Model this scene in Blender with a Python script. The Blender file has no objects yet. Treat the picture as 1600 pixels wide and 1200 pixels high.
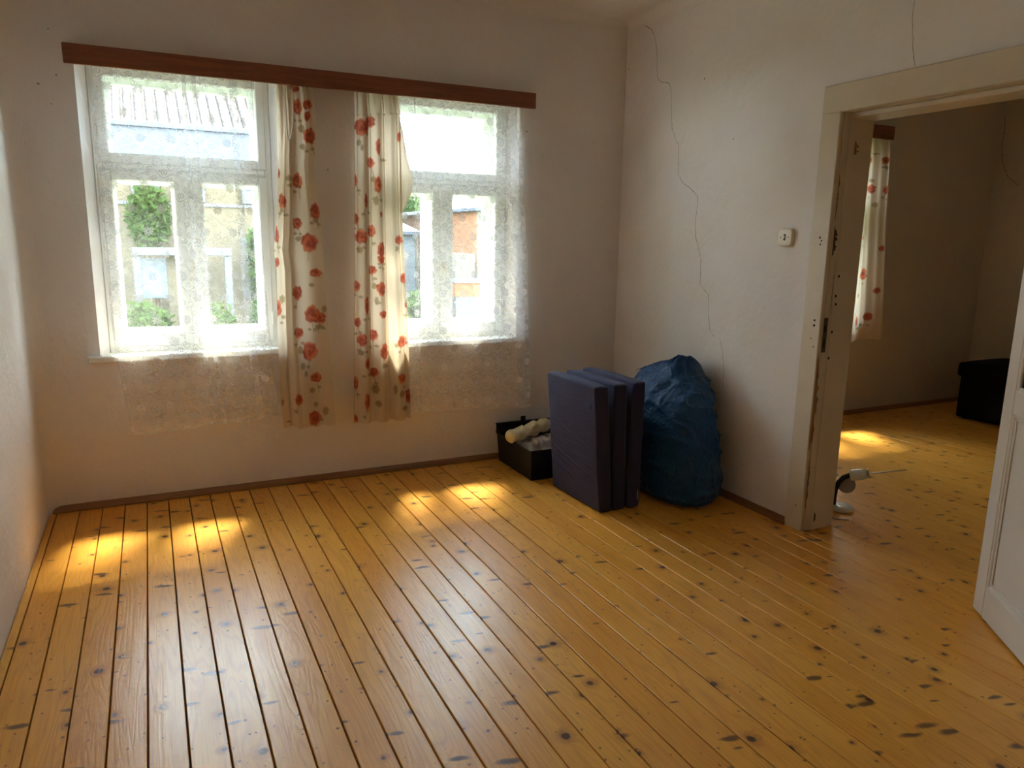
import bpy, bmesh, math, random
import numpy as np
from mathutils import Matrix, Vector
random.seed(7)
RNG = np.random.default_rng(11)
SC = bpy.context.scene
COL = SC.collection
PI = math.pi

# ------------------------------------------------------------------ camera, world, sun, exposure
cam_d = bpy.data.cameras.new('camera')
cam_d.sensor_fit = 'HORIZONTAL'; cam_d.sensor_width = 36.0
cam_d.lens = 1147.83 * 36.0 / 1600.0
cam_d.clip_start = 0.05; cam_d.clip_end = 300
cam = bpy.data.objects.new('camera', cam_d); COL.objects.link(cam)
def cam_matrix(yaw, pitch, roll, pos):
    cy, sy, cp, sp = math.cos(yaw), math.sin(yaw), math.cos(pitch), math.sin(pitch)
    f = Vector((sy*cp, cy*cp, -sp)); r = Vector((cy, -sy, 0)); u = r.cross(f)
    c, s = math.cos(roll), math.sin(roll)
    r2 = c*r + s*u; u2 = -s*r + c*u
    m = Matrix.Identity(4)
    for i in range(3):
        m[i][0] = r2[i]; m[i][1] = u2[i]; m[i][2] = -f[i]; m[i][3] = pos[i]
    return m
cam.matrix_world = cam_matrix(math.radians(26.1998), math.radians(11.1638), math.radians(0.9966), (0.5566, -4.3290, 1.45))
SC.camera = cam

world = bpy.data.worlds.new('sky'); SC.world = world
world.use_nodes = True
wn = world.node_tree; wn.nodes.clear()
w_out = wn.nodes.new('ShaderNodeOutputWorld'); w_bg = wn.nodes.new('ShaderNodeBackground')
w_tc = wn.nodes.new('ShaderNodeTexCoord'); w_no = wn.nodes.new('ShaderNodeTexNoise')
w_map = wn.nodes.new('ShaderNodeMapping'); w_map.inputs['Scale'].default_value = (1.0, 1.0, 3.0)
w_no.inputs['Scale'].default_value = 3.2; w_no.inputs['Detail'].default_value = 5.0
w_rp = wn.nodes.new('ShaderNodeValToRGB')
w_rp.color_ramp.elements[0].position = 0.36; w_rp.color_ramp.elements[0].color = (0.40, 0.66, 1.0, 1)
w_rp.color_ramp.elements[1].position = 0.54; w_rp.color_ramp.elements[1].color = (0.97, 0.98, 1.0, 1)
wn.links.new(w_tc.outputs['Generated'], w_map.inputs['Vector']); wn.links.new(w_map.outputs['Vector'], w_no.inputs['Vector'])
wn.links.new(w_no.outputs['Fac'], w_rp.inputs['Fac']); wn.links.new(w_rp.outputs['Color'], w_bg.inputs['Color'])
wn.links.new(w_bg.outputs['Background'], w_out.inputs['Surface'])
w_bg.inputs['Strength'].default_value = 16.0

sun_d = bpy.data.lights.new('sun', 'SUN'); sun_d.energy = 20.0; sun_d.angle = math.radians(9.0); sun_d.color = (1.0, 0.90, 0.72)
sun = bpy.data.objects.new('sun', sun_d); COL.objects.link(sun)
sun.rotation_euler = Vector((-0.22, -0.62, -1.10)).to_track_quat('-Z', 'Y').to_euler()
sun.location = (3, 8, 14)

def portal(name, x, z, w, h, y):
    d = bpy.data.lights.new(name, 'AREA'); d.shape = 'RECTANGLE'; d.size = w; d.size_y = h
    d.cycles.is_portal = True
    o = bpy.data.objects.new(name, d); COL.objects.link(o)
    o.location = (x, y, z); o.rotation_euler = (-PI/2, 0, 0)
for nm, px in (('window_portal', 0.78), ('window_portal', 2.23), ('window_portal', 5.45)):
    portal(nm, px, 1.55, 0.95, 1.6, 0.47)

SC.view_settings.view_transform = 'Standard'; SC.view_settings.look = 'None'
SC.view_settings.gamma = 1.0; SC.view_settings.use_curve_mapping = False
SC.view_settings.exposure = 1.0
SC.cycles.use_denoising = True
SC.cycles.max_bounces = 14; SC.cycles.diffuse_bounces = 7; SC.cycles.glossy_bounces = 4
SC.cycles.transmission_bounces = 10; SC.cycles.transparent_max_bounces = 32
SC.cycles.sample_clamp_indirect = 8.0
SC.cycles.caustics_reflective = False; SC.cycles.caustics_refractive = False

# ------------------------------------------------------------------ helpers
def stk(arrs, axis=-1):
    return np.stack(np.broadcast_arrays(*arrs), axis)
class MB:
    """collects geometry for one mesh object"""
    def __init__(self): self.v = []; self.f = []
    def add(self, vs, fs):
        b = len(self.v); self.v += [tuple(p) for p in vs]; self.f += [tuple(b+i for i in q) for q in fs]; return self
    def box(self, x0, x1, y0, y1, z0, z1, c=0.0):
        if c <= 0:
            vs = [(x, y, z) for x in (x0, x1) for y in (y0, y1) for z in (z0, z1)]
            return self.add(vs, [(0,1,3,2),(4,6,7,5),(0,4,5,1),(2,3,7,6),(0,2,6,4),(1,5,7,3)])
        cx, cy, cz = (x0+x1)/2, (y0+y1)/2, (z0+z1)/2
        hx, hy, hz = abs(x1-x0)/2, abs(y1-y0)/2, abs(z1-z0)/2
        c = min(c, hx*.9, hy*.9, hz*.9)
        vs = []; ix = {}
        for sx in (-1, 1):
            for sy in (-1, 1):
                for sz in (-1, 1):
                    for a, p in enumerate(((sx*hx, sy*(hy-c), sz*(hz-c)), (sx*(hx-c), sy*hy, sz*(hz-c)), (sx*(hx-c), sy*(hy-c), sz*hz))):
                        ix[sx, sy, sz, a] = len(vs); vs.append((cx+p[0], cy+p[1], cz+p[2]))
        g = lambda *k: ix[k]
        fs = []
        for s in (-1, 1):
            fs.append((g(s,-1,-1,0), g(s,1,-1,0), g(s,1,1,0), g(s,-1,1,0)))
            fs.append((g(-1,s,-1,1), g(1,s,-1,1), g(1,s,1,1), g(-1,s,1,1)))
            fs.append((g(-1,-1,s,2), g(1,-1,s,2), g(1,1,s,2), g(-1,1,s,2)))
            for t in (-1, 1):
                fs.append((g(s,t,-1,0), g(s,t,1,0), g(s,t,1,1), g(s,t,-1,1)))
                fs.append((g(s,-1,t,0), g(s,1,t,0), g(s,1,t,2), g(s,-1,t,2)))
                fs.append((g(-1,s,t,1), g(1,s,t,1), g(1,s,t,2), g(-1,s,t,2)))
                for w in (-1, 1):
                    fs.append((g(s,t,w,0), g(s,t,w,1), g(s,t,w,2)))
        return self.add(vs, fs)
    def frame(self, x0, x1, z0, z1, y0, y1, l, r, b, t, c=.003):
        """rectangular frame in the XZ plane with member widths l, r, b, t"""
        self.box(x0, x0+l, y0, y1, z0, z1, c); self.box(x1-r, x1, y0, y1, z0, z1, c)
        self.box(x0+l, x1-r, y0, y1, z0, z0+b, c); self.box(x0+l, x1-r, y0, y1, z1-t, z1, c)
        return self
    def tube(self, path, r, n=10, cap=True):
        P = [Vector(p) for p in path]; R = r if isinstance(r, (list, tuple)) else [r]*len(P)
        b = len(self.v); up = None
        for i, p in enumerate(P):
            t = (P[min(i+1, len(P)-1)] - P[max(i-1, 0)]).normalized()
            if up is None: up = t.orthogonal().normalized()
            up = (up - t*up.dot(t)).normalized(); sd = t.cross(up)
            for k in range(n):
                a = 2*PI*k/n; self.v.append(tuple(p + R[i]*(math.cos(a)*up + math.sin(a)*sd)))
        for i in range(len(P)-1):
            for k in range(n):
                self.f.append((b+i*n+k, b+i*n+(k+1) % n, b+(i+1)*n+(k+1) % n, b+(i+1)*n+k))
        if cap:
            self.f.append(tuple(b+k for k in range(n))); self.f.append(tuple(b+(len(P)-1)*n+k for k in range(n)))
        return self
    def lathe(self, prof, c=(0, 0, 0), axis='z', n=24):
        b = len(self.v)
        for r, h in prof:
            for k in range(n):
                a = 2*PI*k/n; u, w = r*math.cos(a), r*math.sin(a)
                q = {'z': (u, w, h), 'y': (u, h, w), 'x': (h, u, w)}[axis]
                self.v.append((c[0]+q[0], c[1]+q[1], c[2]+q[2]))
        for i in range(len(prof)-1):
            for k in range(n):
                self.f.append((b+i*n+k, b+i*n+(k+1) % n, b+(i+1)*n+(k+1) % n, b+(i+1)*n+k))
        self.f.append(tuple(b+k for k in range(n))); self.f.append(tuple(b+(len(prof)-1)*n+k for k in range(n)))
        return self
    def xf(self, m):
        self.v = [tuple(m @ Vector(p)) for p in self.v]; return self
    def build(self, name, mat, parent=None, smooth=False, fix=True):
        me = bpy.data.meshes.new(name); me.from_pydata(self.v, [], self.f); me.update()
        if fix:
            bm = bmesh.new(); bm.from_mesh(me); bmesh.ops.recalc_face_normals(bm, faces=bm.faces); bm.to_mesh(me); bm.free()
        return link(name, me, mat, parent, smooth)

def link(name, me, mat, parent=None, smooth=False):
    if mat: me.materials.append(mat)
    if smooth: me.polygons.foreach_set('use_smooth', [True]*len(me.polygons))
    o = bpy.data.objects.new(name, me); COL.objects.link(o)
    if parent: o.parent = parent
    return o

def grid_mesh(name, P, mat, parent=None, attr=None, col=None, smooth=True, close_u=False):
    """P: (rows, cols, 3) array -> quad mesh; attr: float per vertex, col: rgb per vertex"""
    R_, C_ = P.shape[:2]
    me = bpy.data.meshes.new(name)
    i, j = np.meshgrid(np.arange(R_-1), np.arange(C_ if close_u else C_-1), indexing='ij')
    j2 = (j+1) % C_
    q = stk([i*C_+j, i*C_+j2, (i+1)*C_+j2, (i+1)*C_+j], -1).reshape(-1, 4)
    nq = len(q)
    me.vertices.add(R_*C_); me.vertices.foreach_set('co', P.reshape(-1).astype(np.float32))
    me.loops.add(nq*4); me.loops.foreach_set('vertex_index', q.reshape(-1).astype(np.int32))
    me.polygons.add(nq); me.polygons.foreach_set('loop_start', (np.arange(nq)*4).astype(np.int32))
    me.update(calc_edges=True); me.validate()
    if attr is not None:
        for k, a in attr.items():
            A = me.attributes.new(k, 'FLOAT', 'POINT'); A.data.foreach_set('value', a.reshape(-1).astype(np.float32))
    if col is not None:
        A = me.attributes.new('print', 'FLOAT_COLOR', 'POINT')
        c4 = np.ones((R_*C_, 4), np.float32); c4[:, :3] = col.reshape(-1, 3); A.data.foreach_set('color', c4.reshape(-1))
    return link(name, me, mat, parent, smooth)

def tag(o, label=None, cat=None, group=None, kind=None):
    if label: o['label'] = label
    if cat: o['category'] = cat
    if group: o['group'] = group
    if kind: o['kind'] = kind
    return o
def empty(name, loc=(0, 0, 0), rz=0.0):
    o = bpy.data.objects.new(name, None); COL.objects.link(o)
    o.location = loc; o.rotation_euler = (0, 0, rz); o.empty_display_size = .1
    return o

# ------------------------------------------------------------------ materials
class NT:
    def __init__(self, name):
        self.m = bpy.data.materials.new(name); self.m.use_nodes = True
        self.t = self.m.node_tree; self.t.nodes.clear()
        self.out = self.t.nodes.new('ShaderNodeOutputMaterial')
    def n(self, typ, **kw):
        nd = self.t.nodes.new(typ)
        for k, v in kw.items():
            if k.startswith('_'): setattr(nd, k[1:], v)
        for k, v in kw.items():
            if k.startswith('_'): continue
            key = int(k[1:]) if k[0] == 'i' and k[1:].isdigit() else k.replace('__', ' ')
            s = nd.inputs[key]
            if isinstance(v, bpy.types.NodeSocket): self.t.links.new(v, s)
            else: s.default_value = v
        return nd
    def math(self, op, a, b=0.0, c=0.0, clamp=False):
        return self.n('ShaderNodeMath', _operation=op, _use_clamp=clamp, i0=a, i1=b, i2=c).outputs[0]
    def mix(self, fac, a, b, blend='MIX'):
        nd = self.t.nodes.new('ShaderNodeMix'); nd.data_type = 'RGBA'; nd.blend_type = blend
        for s, v in ((nd.inputs[0], fac), (nd.inputs[6], a), (nd.inputs[7], b)):
            if isinstance(v, bpy.types.NodeSocket): self.t.links.new(v, s)
            else: s.default_value = v if not isinstance(v, tuple) or len(v) == 4 else (*v, 1)
        return nd.outputs[2]
    def smooth(self, x, lo, hi, a=0.0, b=1.0):
        nd = self.t.nodes.new('ShaderNodeMapRange'); nd.interpolation_type = 'SMOOTHSTEP'
        for s, v in zip(nd.inputs[:5], (x, lo, hi, a, b)):
            if isinstance(v, bpy.types.NodeSocket): self.t.links.new(v, s)
            else: s.default_value = v
        return nd.outputs[0]
    def obj(self): return self.n('ShaderNodeTexCoord').outputs['Object']
    def scale(self, v, s): return self.n('ShaderNodeMapping', Vector=v, Scale=s).outputs[0]
    def noise(self, v, s, d=3.0, r=.55, dist=0.0):
        return self.n('ShaderNodeTexNoise', Vector=v, Scale=s, Detail=d, Roughness=r, Distortion=dist).outputs[0]
    def bump(self, h, strength=.3, dist=.01, normal=None):
        kw = dict(Height=h, Strength=strength, Distance=dist)
        if normal is not None: kw['Normal'] = normal
        return self.n('ShaderNodeBump', **kw).outputs[0]
    def surf(self, s): self.t.links.new(s, self.out.inputs['Surface']); return self.m
    def principled(self, color, rough=.6, normal=None, **kw):
        a = {'Roughness': rough}
        a['Base__Color'] = color if isinstance(color, bpy.types.NodeSocket) else (*color[:3], 1)
        if normal is not None: a['Normal'] = normal
        a.update(kw)
        return self.surf(self.n('ShaderNodeBsdfPrincipled', **a).outputs[0])

def mat_simple(name, col, rough=.6, var=.10, nscale=9.0, bump=.15, bscale=60.0, **kw):
    t = NT(name); v = t.obj()
    n1 = t.noise(v, nscale, 4)
    c = t.mix(n1, tuple(x*(1-var) for x in col), tuple(min(1, x*(1+var)) for x in col))
    b = t.bump(t.noise(v, bscale, 3), bump, .004)
    return t.principled(c, rough, b, **kw)

def mat_plaster(name, col, dirt=.16):
    t = NT(name); v = t.obj()
    big = t.noise(v, 1.1, 5, .6); mid = t.noise(v, 5.0, 5, .6)
    c = t.mix(t.smooth(big, .35, .7), tuple(x*(1-dirt*.5) for x in col), col)
    c = t.mix(t.smooth(mid, .52, .75, 0, .35), c, tuple((col[0]*.93, col[1]*.90, col[2]*.86)))
    sp = t.n('ShaderNodeTexVoronoi', Vector=v, Scale=6.0).outputs
    spm = t.math('MULTIPLY', t.smooth(sp['Distance'], .02, .035, 1, 0), t.math('GREATER_THAN', t.n('ShaderNodeSeparateColor', Color=sp['Color']).outputs[0], .86))
    c = t.mix(t.math('MULTIPLY', spm, .6), c, (.25, .18, .12))
    h = t.math('ADD', t.noise(v, 3.0, 3), t.math('MULTIPLY', t.noise(v, 38.0, 4), .16))
    return t.principled(c, .88, t.bump(h, .55, .03), Specular__IOR__Level=.15)

def mat_wood(name, c1, c2, axis='x', rough=.4, ring=34.0):
    t = NT(name); v = t.obj()
    sc = {'x': (1.2, 14, 14), 'y': (14, 1.2, 14), 'z': (14, 14, 1.2)}[axis]
    g = t.noise(t.scale(v, sc), ring/14, 5, .6, .6)
    f = t.noise(t.scale(v, tuple(s*3 for s in sc)), ring/10, 3)
    c = t.mix(t.smooth(g, .3, .7), c1, c2)
    c = t.mix(t.math('MULTIPLY', t.smooth(f, .5, .75), .45), c, tuple(x*.55 for x in c1))
    return t.principled(c, rough, t.bump(f, .2, .003))

def mat_floor(name):
    t = NT(name)
    tc = t.obj(); oi = t.n('ShaderNodeObjectInfo').outputs['Random']
    off = t.n('ShaderNodeCombineXYZ', X=t.math('MULTIPLY', oi, 37.0), Y=t.math('MULTIPLY', oi, 91.0), Z=0.0).outputs[0]
    p = t.n('ShaderNodeVectorMath', _operation='ADD', i0=tc, i1=off).outputs[0]
    wob = t.n('ShaderNodeTexNoise', Vector=p, Scale=30.0, Detail=3.0).outputs['Color']
    pw = t.n('ShaderNodeVectorMath', _operation='ADD', i0=p,
             i1=t.n('ShaderNodeVectorMath', _operation='SCALE', i0=t.n('ShaderNodeVectorMath', _operation='SUBTRACT', i0=wob, i1=(.5, .5, .5)).outputs[0], Scale=.012).outputs[0]).outputs[0]
    rnd = lambda c: t.n('ShaderNodeSeparateColor', Color=c).outputs
    def vor(scale, sc, src=pw):
        o = t.n('ShaderNodeTexVoronoi', Vector=t.scale(src, sc), Scale=scale, _voronoi_dimensions='2D').outputs
        return o['Distance'], rnd(o['Color'])
    # large round knots
    d1, r1 = vor(5.4, (1, 1, 1)); d1 = t.math('DIVIDE', d1, 5.4)
    rad1 = t.math('MULTIPLY', t.n('ShaderNodeMapRange', Value=r1[0], i1=.26, i2=1.0, i3=.0030, i4=.0165).outputs[0], t.math('GREATER_THAN', r1[0], .26))
    k1 = t.smooth(t.math('DIVIDE', d1, t.math('MAXIMUM', rad1, .0008)), .55, 1.15, 1, 0)
    h1 = t.smooth(t.math('DIVIDE', d1, t.math('MAXIMUM', rad1, .0008)), .9, 3.2, 1, 0)
    # spike knots drawn out across the board
    d2, r2 = vor(1.0, (7.0, 3.2, 1)); 
    wsp = t.n('ShaderNodeTexVoronoi', Vector=t.scale(t.n('ShaderNodeMapping', Vector=pw, Rotation=(0, 0, .22)).outputs[0], (8.0, 25.0, 1)), Scale=1.0, _voronoi_dimensions='2D').outputs
    d2 = wsp['Distance']; r2 = rnd(wsp['Color'])
    rad2 = t.smooth(r2[1], .89, 1.0, 0.0, .40)
    k2 = t.smooth(t.math('DIVIDE', d2, t.math('MAXIMUM', rad2, .01)), .4, 1.1, 1, 0)
    # pin knots
    d3, r3 = vor(21.0, (1, .8, 1)); d3 = t.math('DIVIDE', d3, 21.0)
    rad3 = t.smooth(r3[2], .55, 1.0, 0.0, .0048)
    k3 = t.smooth(t.math('DIVIDE', d3, t.math('MAXIMUM', rad3, .0004)), .5, 1.2, 1, 0)
    # grain: long streaks that bend round the knots
    bend = t.math('MULTIPLY', h1, .035)
    gx = t.n('ShaderNodeSeparateXYZ', Vector=p).outputs
    gp = t.n('ShaderNodeCombineXYZ', X=t.math('ADD', gx[0], bend), Y=gx[1], Z=0.0).outputs[0]
    slow = t.noise(t.scale(gp, (9, .9, 1)), 1.0, 2, .5, .4)
    rings = t.math('FRACT', t.math('MULTIPLY', slow, 15.0))
    ringm = t.smooth(t.math('ABSOLUTE', t.math('SUBTRACT', rings, .5)), .20, .5)
    fine = t.noise(t.scale(gp, (260, 5, 1)), 1.0, 3, .6)
    blot = t.noise(t.scale(p, (5, 1.6, 1)), 1.0, 4, .6)
    hue = t.n('ShaderNodeTexWhiteNoise', _noise_dimensions='1D', W=t.math('MULTIPLY', oi, 77.7)).outputs['Value']
    base = t.mix(hue, (.78, .355, .042), (.86, .440, .070))
    base = t.mix(t.smooth(blot, .38, .72, 0, .55), base, (.70, .27, .030))
    base = t.mix(t.math('MULTIPLY', ringm, .26), base, (.50, .18, .022))
    base = t.mix(t.smooth(fine, .45, .75, 0, .40), base, (.50, .18, .022))
    base = t.mix(t.math('MULTIPLY', h1, .45), base, (.34, .11, .016))
    base = t.mix(t.math('MULTIPLY', k2, .88), base, (.085, .030, .014))
    base = t.mix(t.math('MULTIPLY', k3, .80), base, (.080, .026, .010))
    base = t.mix(t.math('MULTIPLY', k1, .95), base, (.048, .016, .008))
    rough = t.math('ADD', t.math('MULTIPLY', blot, .14), t.math('ADD', .22, t.math('MULTIPLY', fine, .06)))
    hgt = t.math('ADD', t.math('MULTIPLY', ringm, -.15), t.math('ADD', t.math('MULTIPLY', fine, .30), t.math('MULTIPLY', t.noise(t.scale(p, (22, 3, 1)), 1.0, 2), 1.1)))
    return t.principled(base, rough, t.bump(hgt, .22, .004), Specular__IOR__Level=.62)

def mat_fabric_print(name, trans=.38):
    t = NT(name)
    a = t.n('ShaderNodeAttribute', _attribute_name='print').outputs['Color']
    v = t.obj(); wv = t.noise(t.scale(v, (500, 500, 500)), 1.0, 2)
    c = t.mix(t.math('MULTIPLY', wv, .12), a, (.45, .38, .30))
    b = t.bump(t.noise(v, 45.0, 3), .12, .004)
    d = t.n('ShaderNodeBsdfDiffuse', Color=c, Normal=b).outputs[0]
    tr = t.n('ShaderNodeBsdfTranslucent', Color=c, Normal=b).outputs[0]
    return t.surf(t.n('ShaderNodeMixShader', i0=trans, i1=d, i2=tr).outputs[0])

def mat_lace(name):
    t = NT(name)
    a = t.n('ShaderNodeAttribute', _attribute_name='lace').outputs['Fac']
    op = t.math('ADD', .18, t.math('MULTIPLY', a, .54), clamp=True)
    c = (.92, .92, .95, 1)
    d = t.n('ShaderNodeBsdfDiffuse', Color=c).outputs[0]; tr = t.n('ShaderNodeBsdfTranslucent', Color=c).outputs[0]
    body = t.n('ShaderNodeMixShader', i0=.11, i1=d, i2=tr).outputs[0]
    tp = t.n('ShaderNodeBsdfTransparent', Color=(1, 1, 1, 1)).outputs[0]
    return t.surf(t.n('ShaderNodeMixShader', i0=op, i1=tp, i2=body).outputs[0])

def mat_glass(name, tint=(.97, .99, .98), refl=.06):
    t = NT(name)
    fr = t.math('ADD', .03, t.math('MULTIPLY', t.math('POWER', t.n('ShaderNodeLayerWeight', Blend=.5).outputs['Facing'], 5.0), .9))
    tp = t.n('ShaderNodeBsdfTransparent', Color=(*tint, 1)).outputs[0]
    gl = t.n('ShaderNodeBsdfGlossy', Roughness=.02, Color=(1, 1, 1, 1)).outputs[0]
    return t.surf(t.n('ShaderNodeMixShader', i0=fr, i1=tp, i2=gl).outputs[0])

M = dict(
    wall=mat_plaster('plaster_white', (.81, .765, .74)),
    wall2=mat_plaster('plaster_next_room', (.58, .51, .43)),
    ceil=mat_plaster('plaster_ceiling', (.81, .76, .725), .10),
    paint=mat_simple('window_paint', (.80, .80, .76), .42, .05, 12, .12, 25),
    casing=mat_simple('old_cream_paint', (.62, .53, .40), .5, .10, 7, .2, 30),
    door=mat_simple('door_paint', (.72, .66, .58), .45, .06, 7, .12, 30),
    bare=mat_wood('bare_jamb_wood', (.22, .10, .04), (.34, .18, .08), 'z', .7),
    pelmet=mat_wood('red_brown_wood', (.155, .040, .017), (.25, .075, .030), 'x', .42),
    skirting=mat_wood('brown_skirting', (.20, .085, .030), (.30, .14, .055), 'x', .45),
    skirting_y=mat_wood('brown_skirting_y', (.20, .085, .030), (.30, .14, .055), 'y', .45),
    floor=mat_floor('knotty_pine'),
    sub=mat_simple('gap_dirt', (.045, .022, .010), .95),
    print=mat_fabric_print('rose_print_cotton'),
    lace=mat_lace('lace_net'),
    glass=mat_glass('clear_glass'),
    dark=mat_simple('dark_hole', (.012, .010, .008), .9),
    crack=mat_simple('crack_line', (.34, .26, .20), .95),
    cord=mat_simple('white_cord', (.75, .70, .62), .7),
    iron=mat_simple('worn_iron', (.10, .075, .05), .55, .3, Metallic=.6),
    switch=mat_simple('cream_bakelite', (.70, .64, .53), .35, .04),
    black=mat_simple('black_plastic', (.006, .006, .007), .45, .2, 12, .15, 80, Specular__IOR__Level=.3),
    black_fab=mat_simple('black_fabric', (.004, .004, .006), .95, .2, 12, .3, 120, Specular__IOR__Level=.15),
    white_pl=mat_simple('white_plastic', (.66, .66, .62), .35, .05),
    grey_pl=mat_simple('beige_plastic', (.34, .27, .21), .45, .08),
    steel=mat_simple('thin_steel', (.30, .24, .18), .35, .1, Metallic=.8),
)

# ------------------------------------------------------------------ room shell
XR, XN, XF = 3.491, 3.690, 7.57        # right wall, its far side, far wall of the next room
YF, ZC, TB = -5.0, 2.86, 0.45          # front wall, ceiling, thickness of the window wall
SPLAY = .10

def wall_layer(mb, P, ar, zr, holes, d0, d1, front=True, back=True, sides=True):
    """slab between depths d0 and d1 with holes (front rect, back rect); P maps (a, z, d) to xyz"""
    am, zm = {}, {}
    for h0, h1 in holes:
        am[h0[0]] = h1[0]; am[h0[1]] = h1[1]; zm[h0[2]] = h1[2]; zm[h0[3]] = h1[3]
    A = sorted(set([ar[0], ar[1]] + list(am))); Z = sorted(set([zr[0], zr[1]] + list(zm)))
    for i in range(len(A)-1):
        for j in range(len(Z)-1):
            ca, cz = (A[i]+A[i+1])/2, (Z[j]+Z[j+1])/2
            if any(h[0][0] < ca < h[0][1] and h[0][2] < cz < h[0][3] for h in holes): continue
            q = [(A[i], Z[j]), (A[i+1], Z[j]), (A[i+1], Z[j+1]), (A[i], Z[j+1])]
            if front: mb.add([P(a, z, d0) for a, z in q], [(0, 1, 2, 3)])
            if back: mb.add([P(am.get(a, a), zm.get(z, z), d1) for a, z in q], [(3, 2, 1, 0)])
    for h0, h1 in holes:
        c0 = [(h0[0], h0[2]), (h0[1], h0[2]), (h0[1], h0[3]), (h0[0], h0[3])]
        c1 = [(h1[0], h1[2]), (h1[1], h1[2]), (h1[1], h1[3]), (h1[0], h1[3])]
        for k in range(4):
            a, b = k, (k+1) % 4
            mb.add([P(*c0[a], d0), P(*c0[b], d0), P(*c1[b], d1), P(*c1[a], d1)], [(0, 1, 2, 3)])
    if sides:
        a0, a1 = ar; z0, z1 = zr
        for q in (((a0, z0), (a1, z0)), ((a1, z0), (a1, z1)), ((a1, z1), (a0, z1)), ((a0, z1), (a0, z0))):
            mb.add([P(*q[0], d0), P(*q[0], d1), P(*q[1], d1), P(*q[1], d0)], [(0, 1, 2, 3)])

def hole_pair(cx, w0=.478, w1=.437, z0=.815, z1=2.300):
    return ((cx-w0, cx+w0, z0, z1), (cx-w1, cx+w1, z0-.015, z1-.006))
WIN = [(0.776, 'window_1'), (2.230, 'window_2'), (5.450, 'window_3')]
PB = lambda a, z, d: (a, d, z)
def back_wall(name, ar, wins, mat, label):
    mb = MB()
    hs = [hole_pair(c) for c in wins]
    wall_layer(mb, PB, ar, (-.3, ZC+.14), hs, 0, SPLAY, True, False, True)
    hs2 = [(h[1], h[1]) for h in hs]
    wall_layer(mb, PB, ar, (-.3, ZC+.14), hs2, SPLAY, TB, False, True, True)
    o = mb.build(name, mat, fix=False)
    return tag(o, label, 'wall', kind='structure')
wall_back = back_wall('wall_back', (-.3, 3.59), [0.776, 2.230], M['wall'], 'whitewashed plaster wall with the two curtained windows')
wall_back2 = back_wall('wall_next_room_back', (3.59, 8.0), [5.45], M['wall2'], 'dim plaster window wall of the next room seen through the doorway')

# left wall with a rounded plaster corner
mb = MB(); r = .075
mb.box(-.3, 0, YF-.2, 0, -.3, ZC+.14)
n = 8
for k in range(n):
    a0, a1 = PI/2*k/n, PI/2*(k+1)/n
    p = lambda a: (r - r*math.cos(a)+.0005, -r + r*math.sin(a)-.0005)
    (xa, ya), (xb, yb) = p(a0), p(a1)
    mb.add([(xa, ya, 0), (xb, yb, 0), (xb, yb, ZC), (xa, ya, ZC)], [(0, 1, 2, 3)])
    mb.add([(xa, ya, ZC), (xb, yb, ZC), (0, 0, ZC)], [(0, 1, 2)])
wall_left = tag(mb.build('wall_left', M['wall'], smooth=False, fix=False), 'bare white plaster wall along the side of the room with rounded corner', 'wall', kind='structure')
# right wall with the doorway
D0, D1, DZ = -2.765, -1.785, 2.060
mb = MB()
PRm = lambda a, z, d: (XR+d, a, z)
hd = (D0, D1, -.3, DZ)
wall_layer(mb, PRm, (YF-.2, .05), (-.3, ZC+.14), [(hd, hd)], 0, XN-XR, True, True, True)
wall_right = tag(mb.build('wall_right', M['wall'], fix=False), 'white plaster partition wall with a long crack and the doorway', 'wall', kind='structure')
tag(MB().box(-.3, XF+.4, YF-.25, YF, -.3, ZC+.14).build('wall_front', M['wall']), 'plain plaster wall behind the viewer', 'wall', kind='structure')
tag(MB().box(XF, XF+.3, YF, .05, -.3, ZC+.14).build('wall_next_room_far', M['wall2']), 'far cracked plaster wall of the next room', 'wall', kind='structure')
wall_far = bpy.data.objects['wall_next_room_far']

def ceiling(name, x0, x1, mat, label):
    mb = MB(); mb.box(x0-.1, x1+.1, YF-.1, TB-.02, ZC, ZC+.14)
    rc, n = .07, 6
    for k in range(n):
        a0, a1 = PI/2*k/n, PI/2*(k+1)/n
        q = lambda a: (rc - rc*math.sin(a), rc - rc*math.cos(a))     # in from wall, down from ceiling
        (ua, wa), (ub, wb) = q(a0), q(a1)
        mb.add([(x0+.001, -ua, ZC-wa), (x1-.001, -ua, ZC-wa), (x1-.001, -ub, ZC-wb), (x0+.001, -ub, ZC-wb)], [(0, 1, 2, 3)])
        mb.add([(x1-ua, YF, ZC-wa), (x1-ua, -.001, ZC-wa), (x1-ub, -.001, ZC-wb), (x1-ub, YF, ZC-wb)], [(0, 1, 2, 3)])
        mb.add([(x0+ua, YF, ZC-wa), (x0+ua, -.001, ZC-wa), (x0+ub, -.001, ZC-wb), (x0+ub, YF, ZC-wb)], [(0, 1, 2, 3)])
    return tag(mb.build(name, mat, fix=False), label, 'ceiling', kind='structure')
ceiling('ceiling', 0, XR, M['ceil'], 'off white plaster ceiling with a coved edge')
ceiling('ceiling_next_room', XN, XF, M['ceil'], 'plaster ceiling of the next room')

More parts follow.
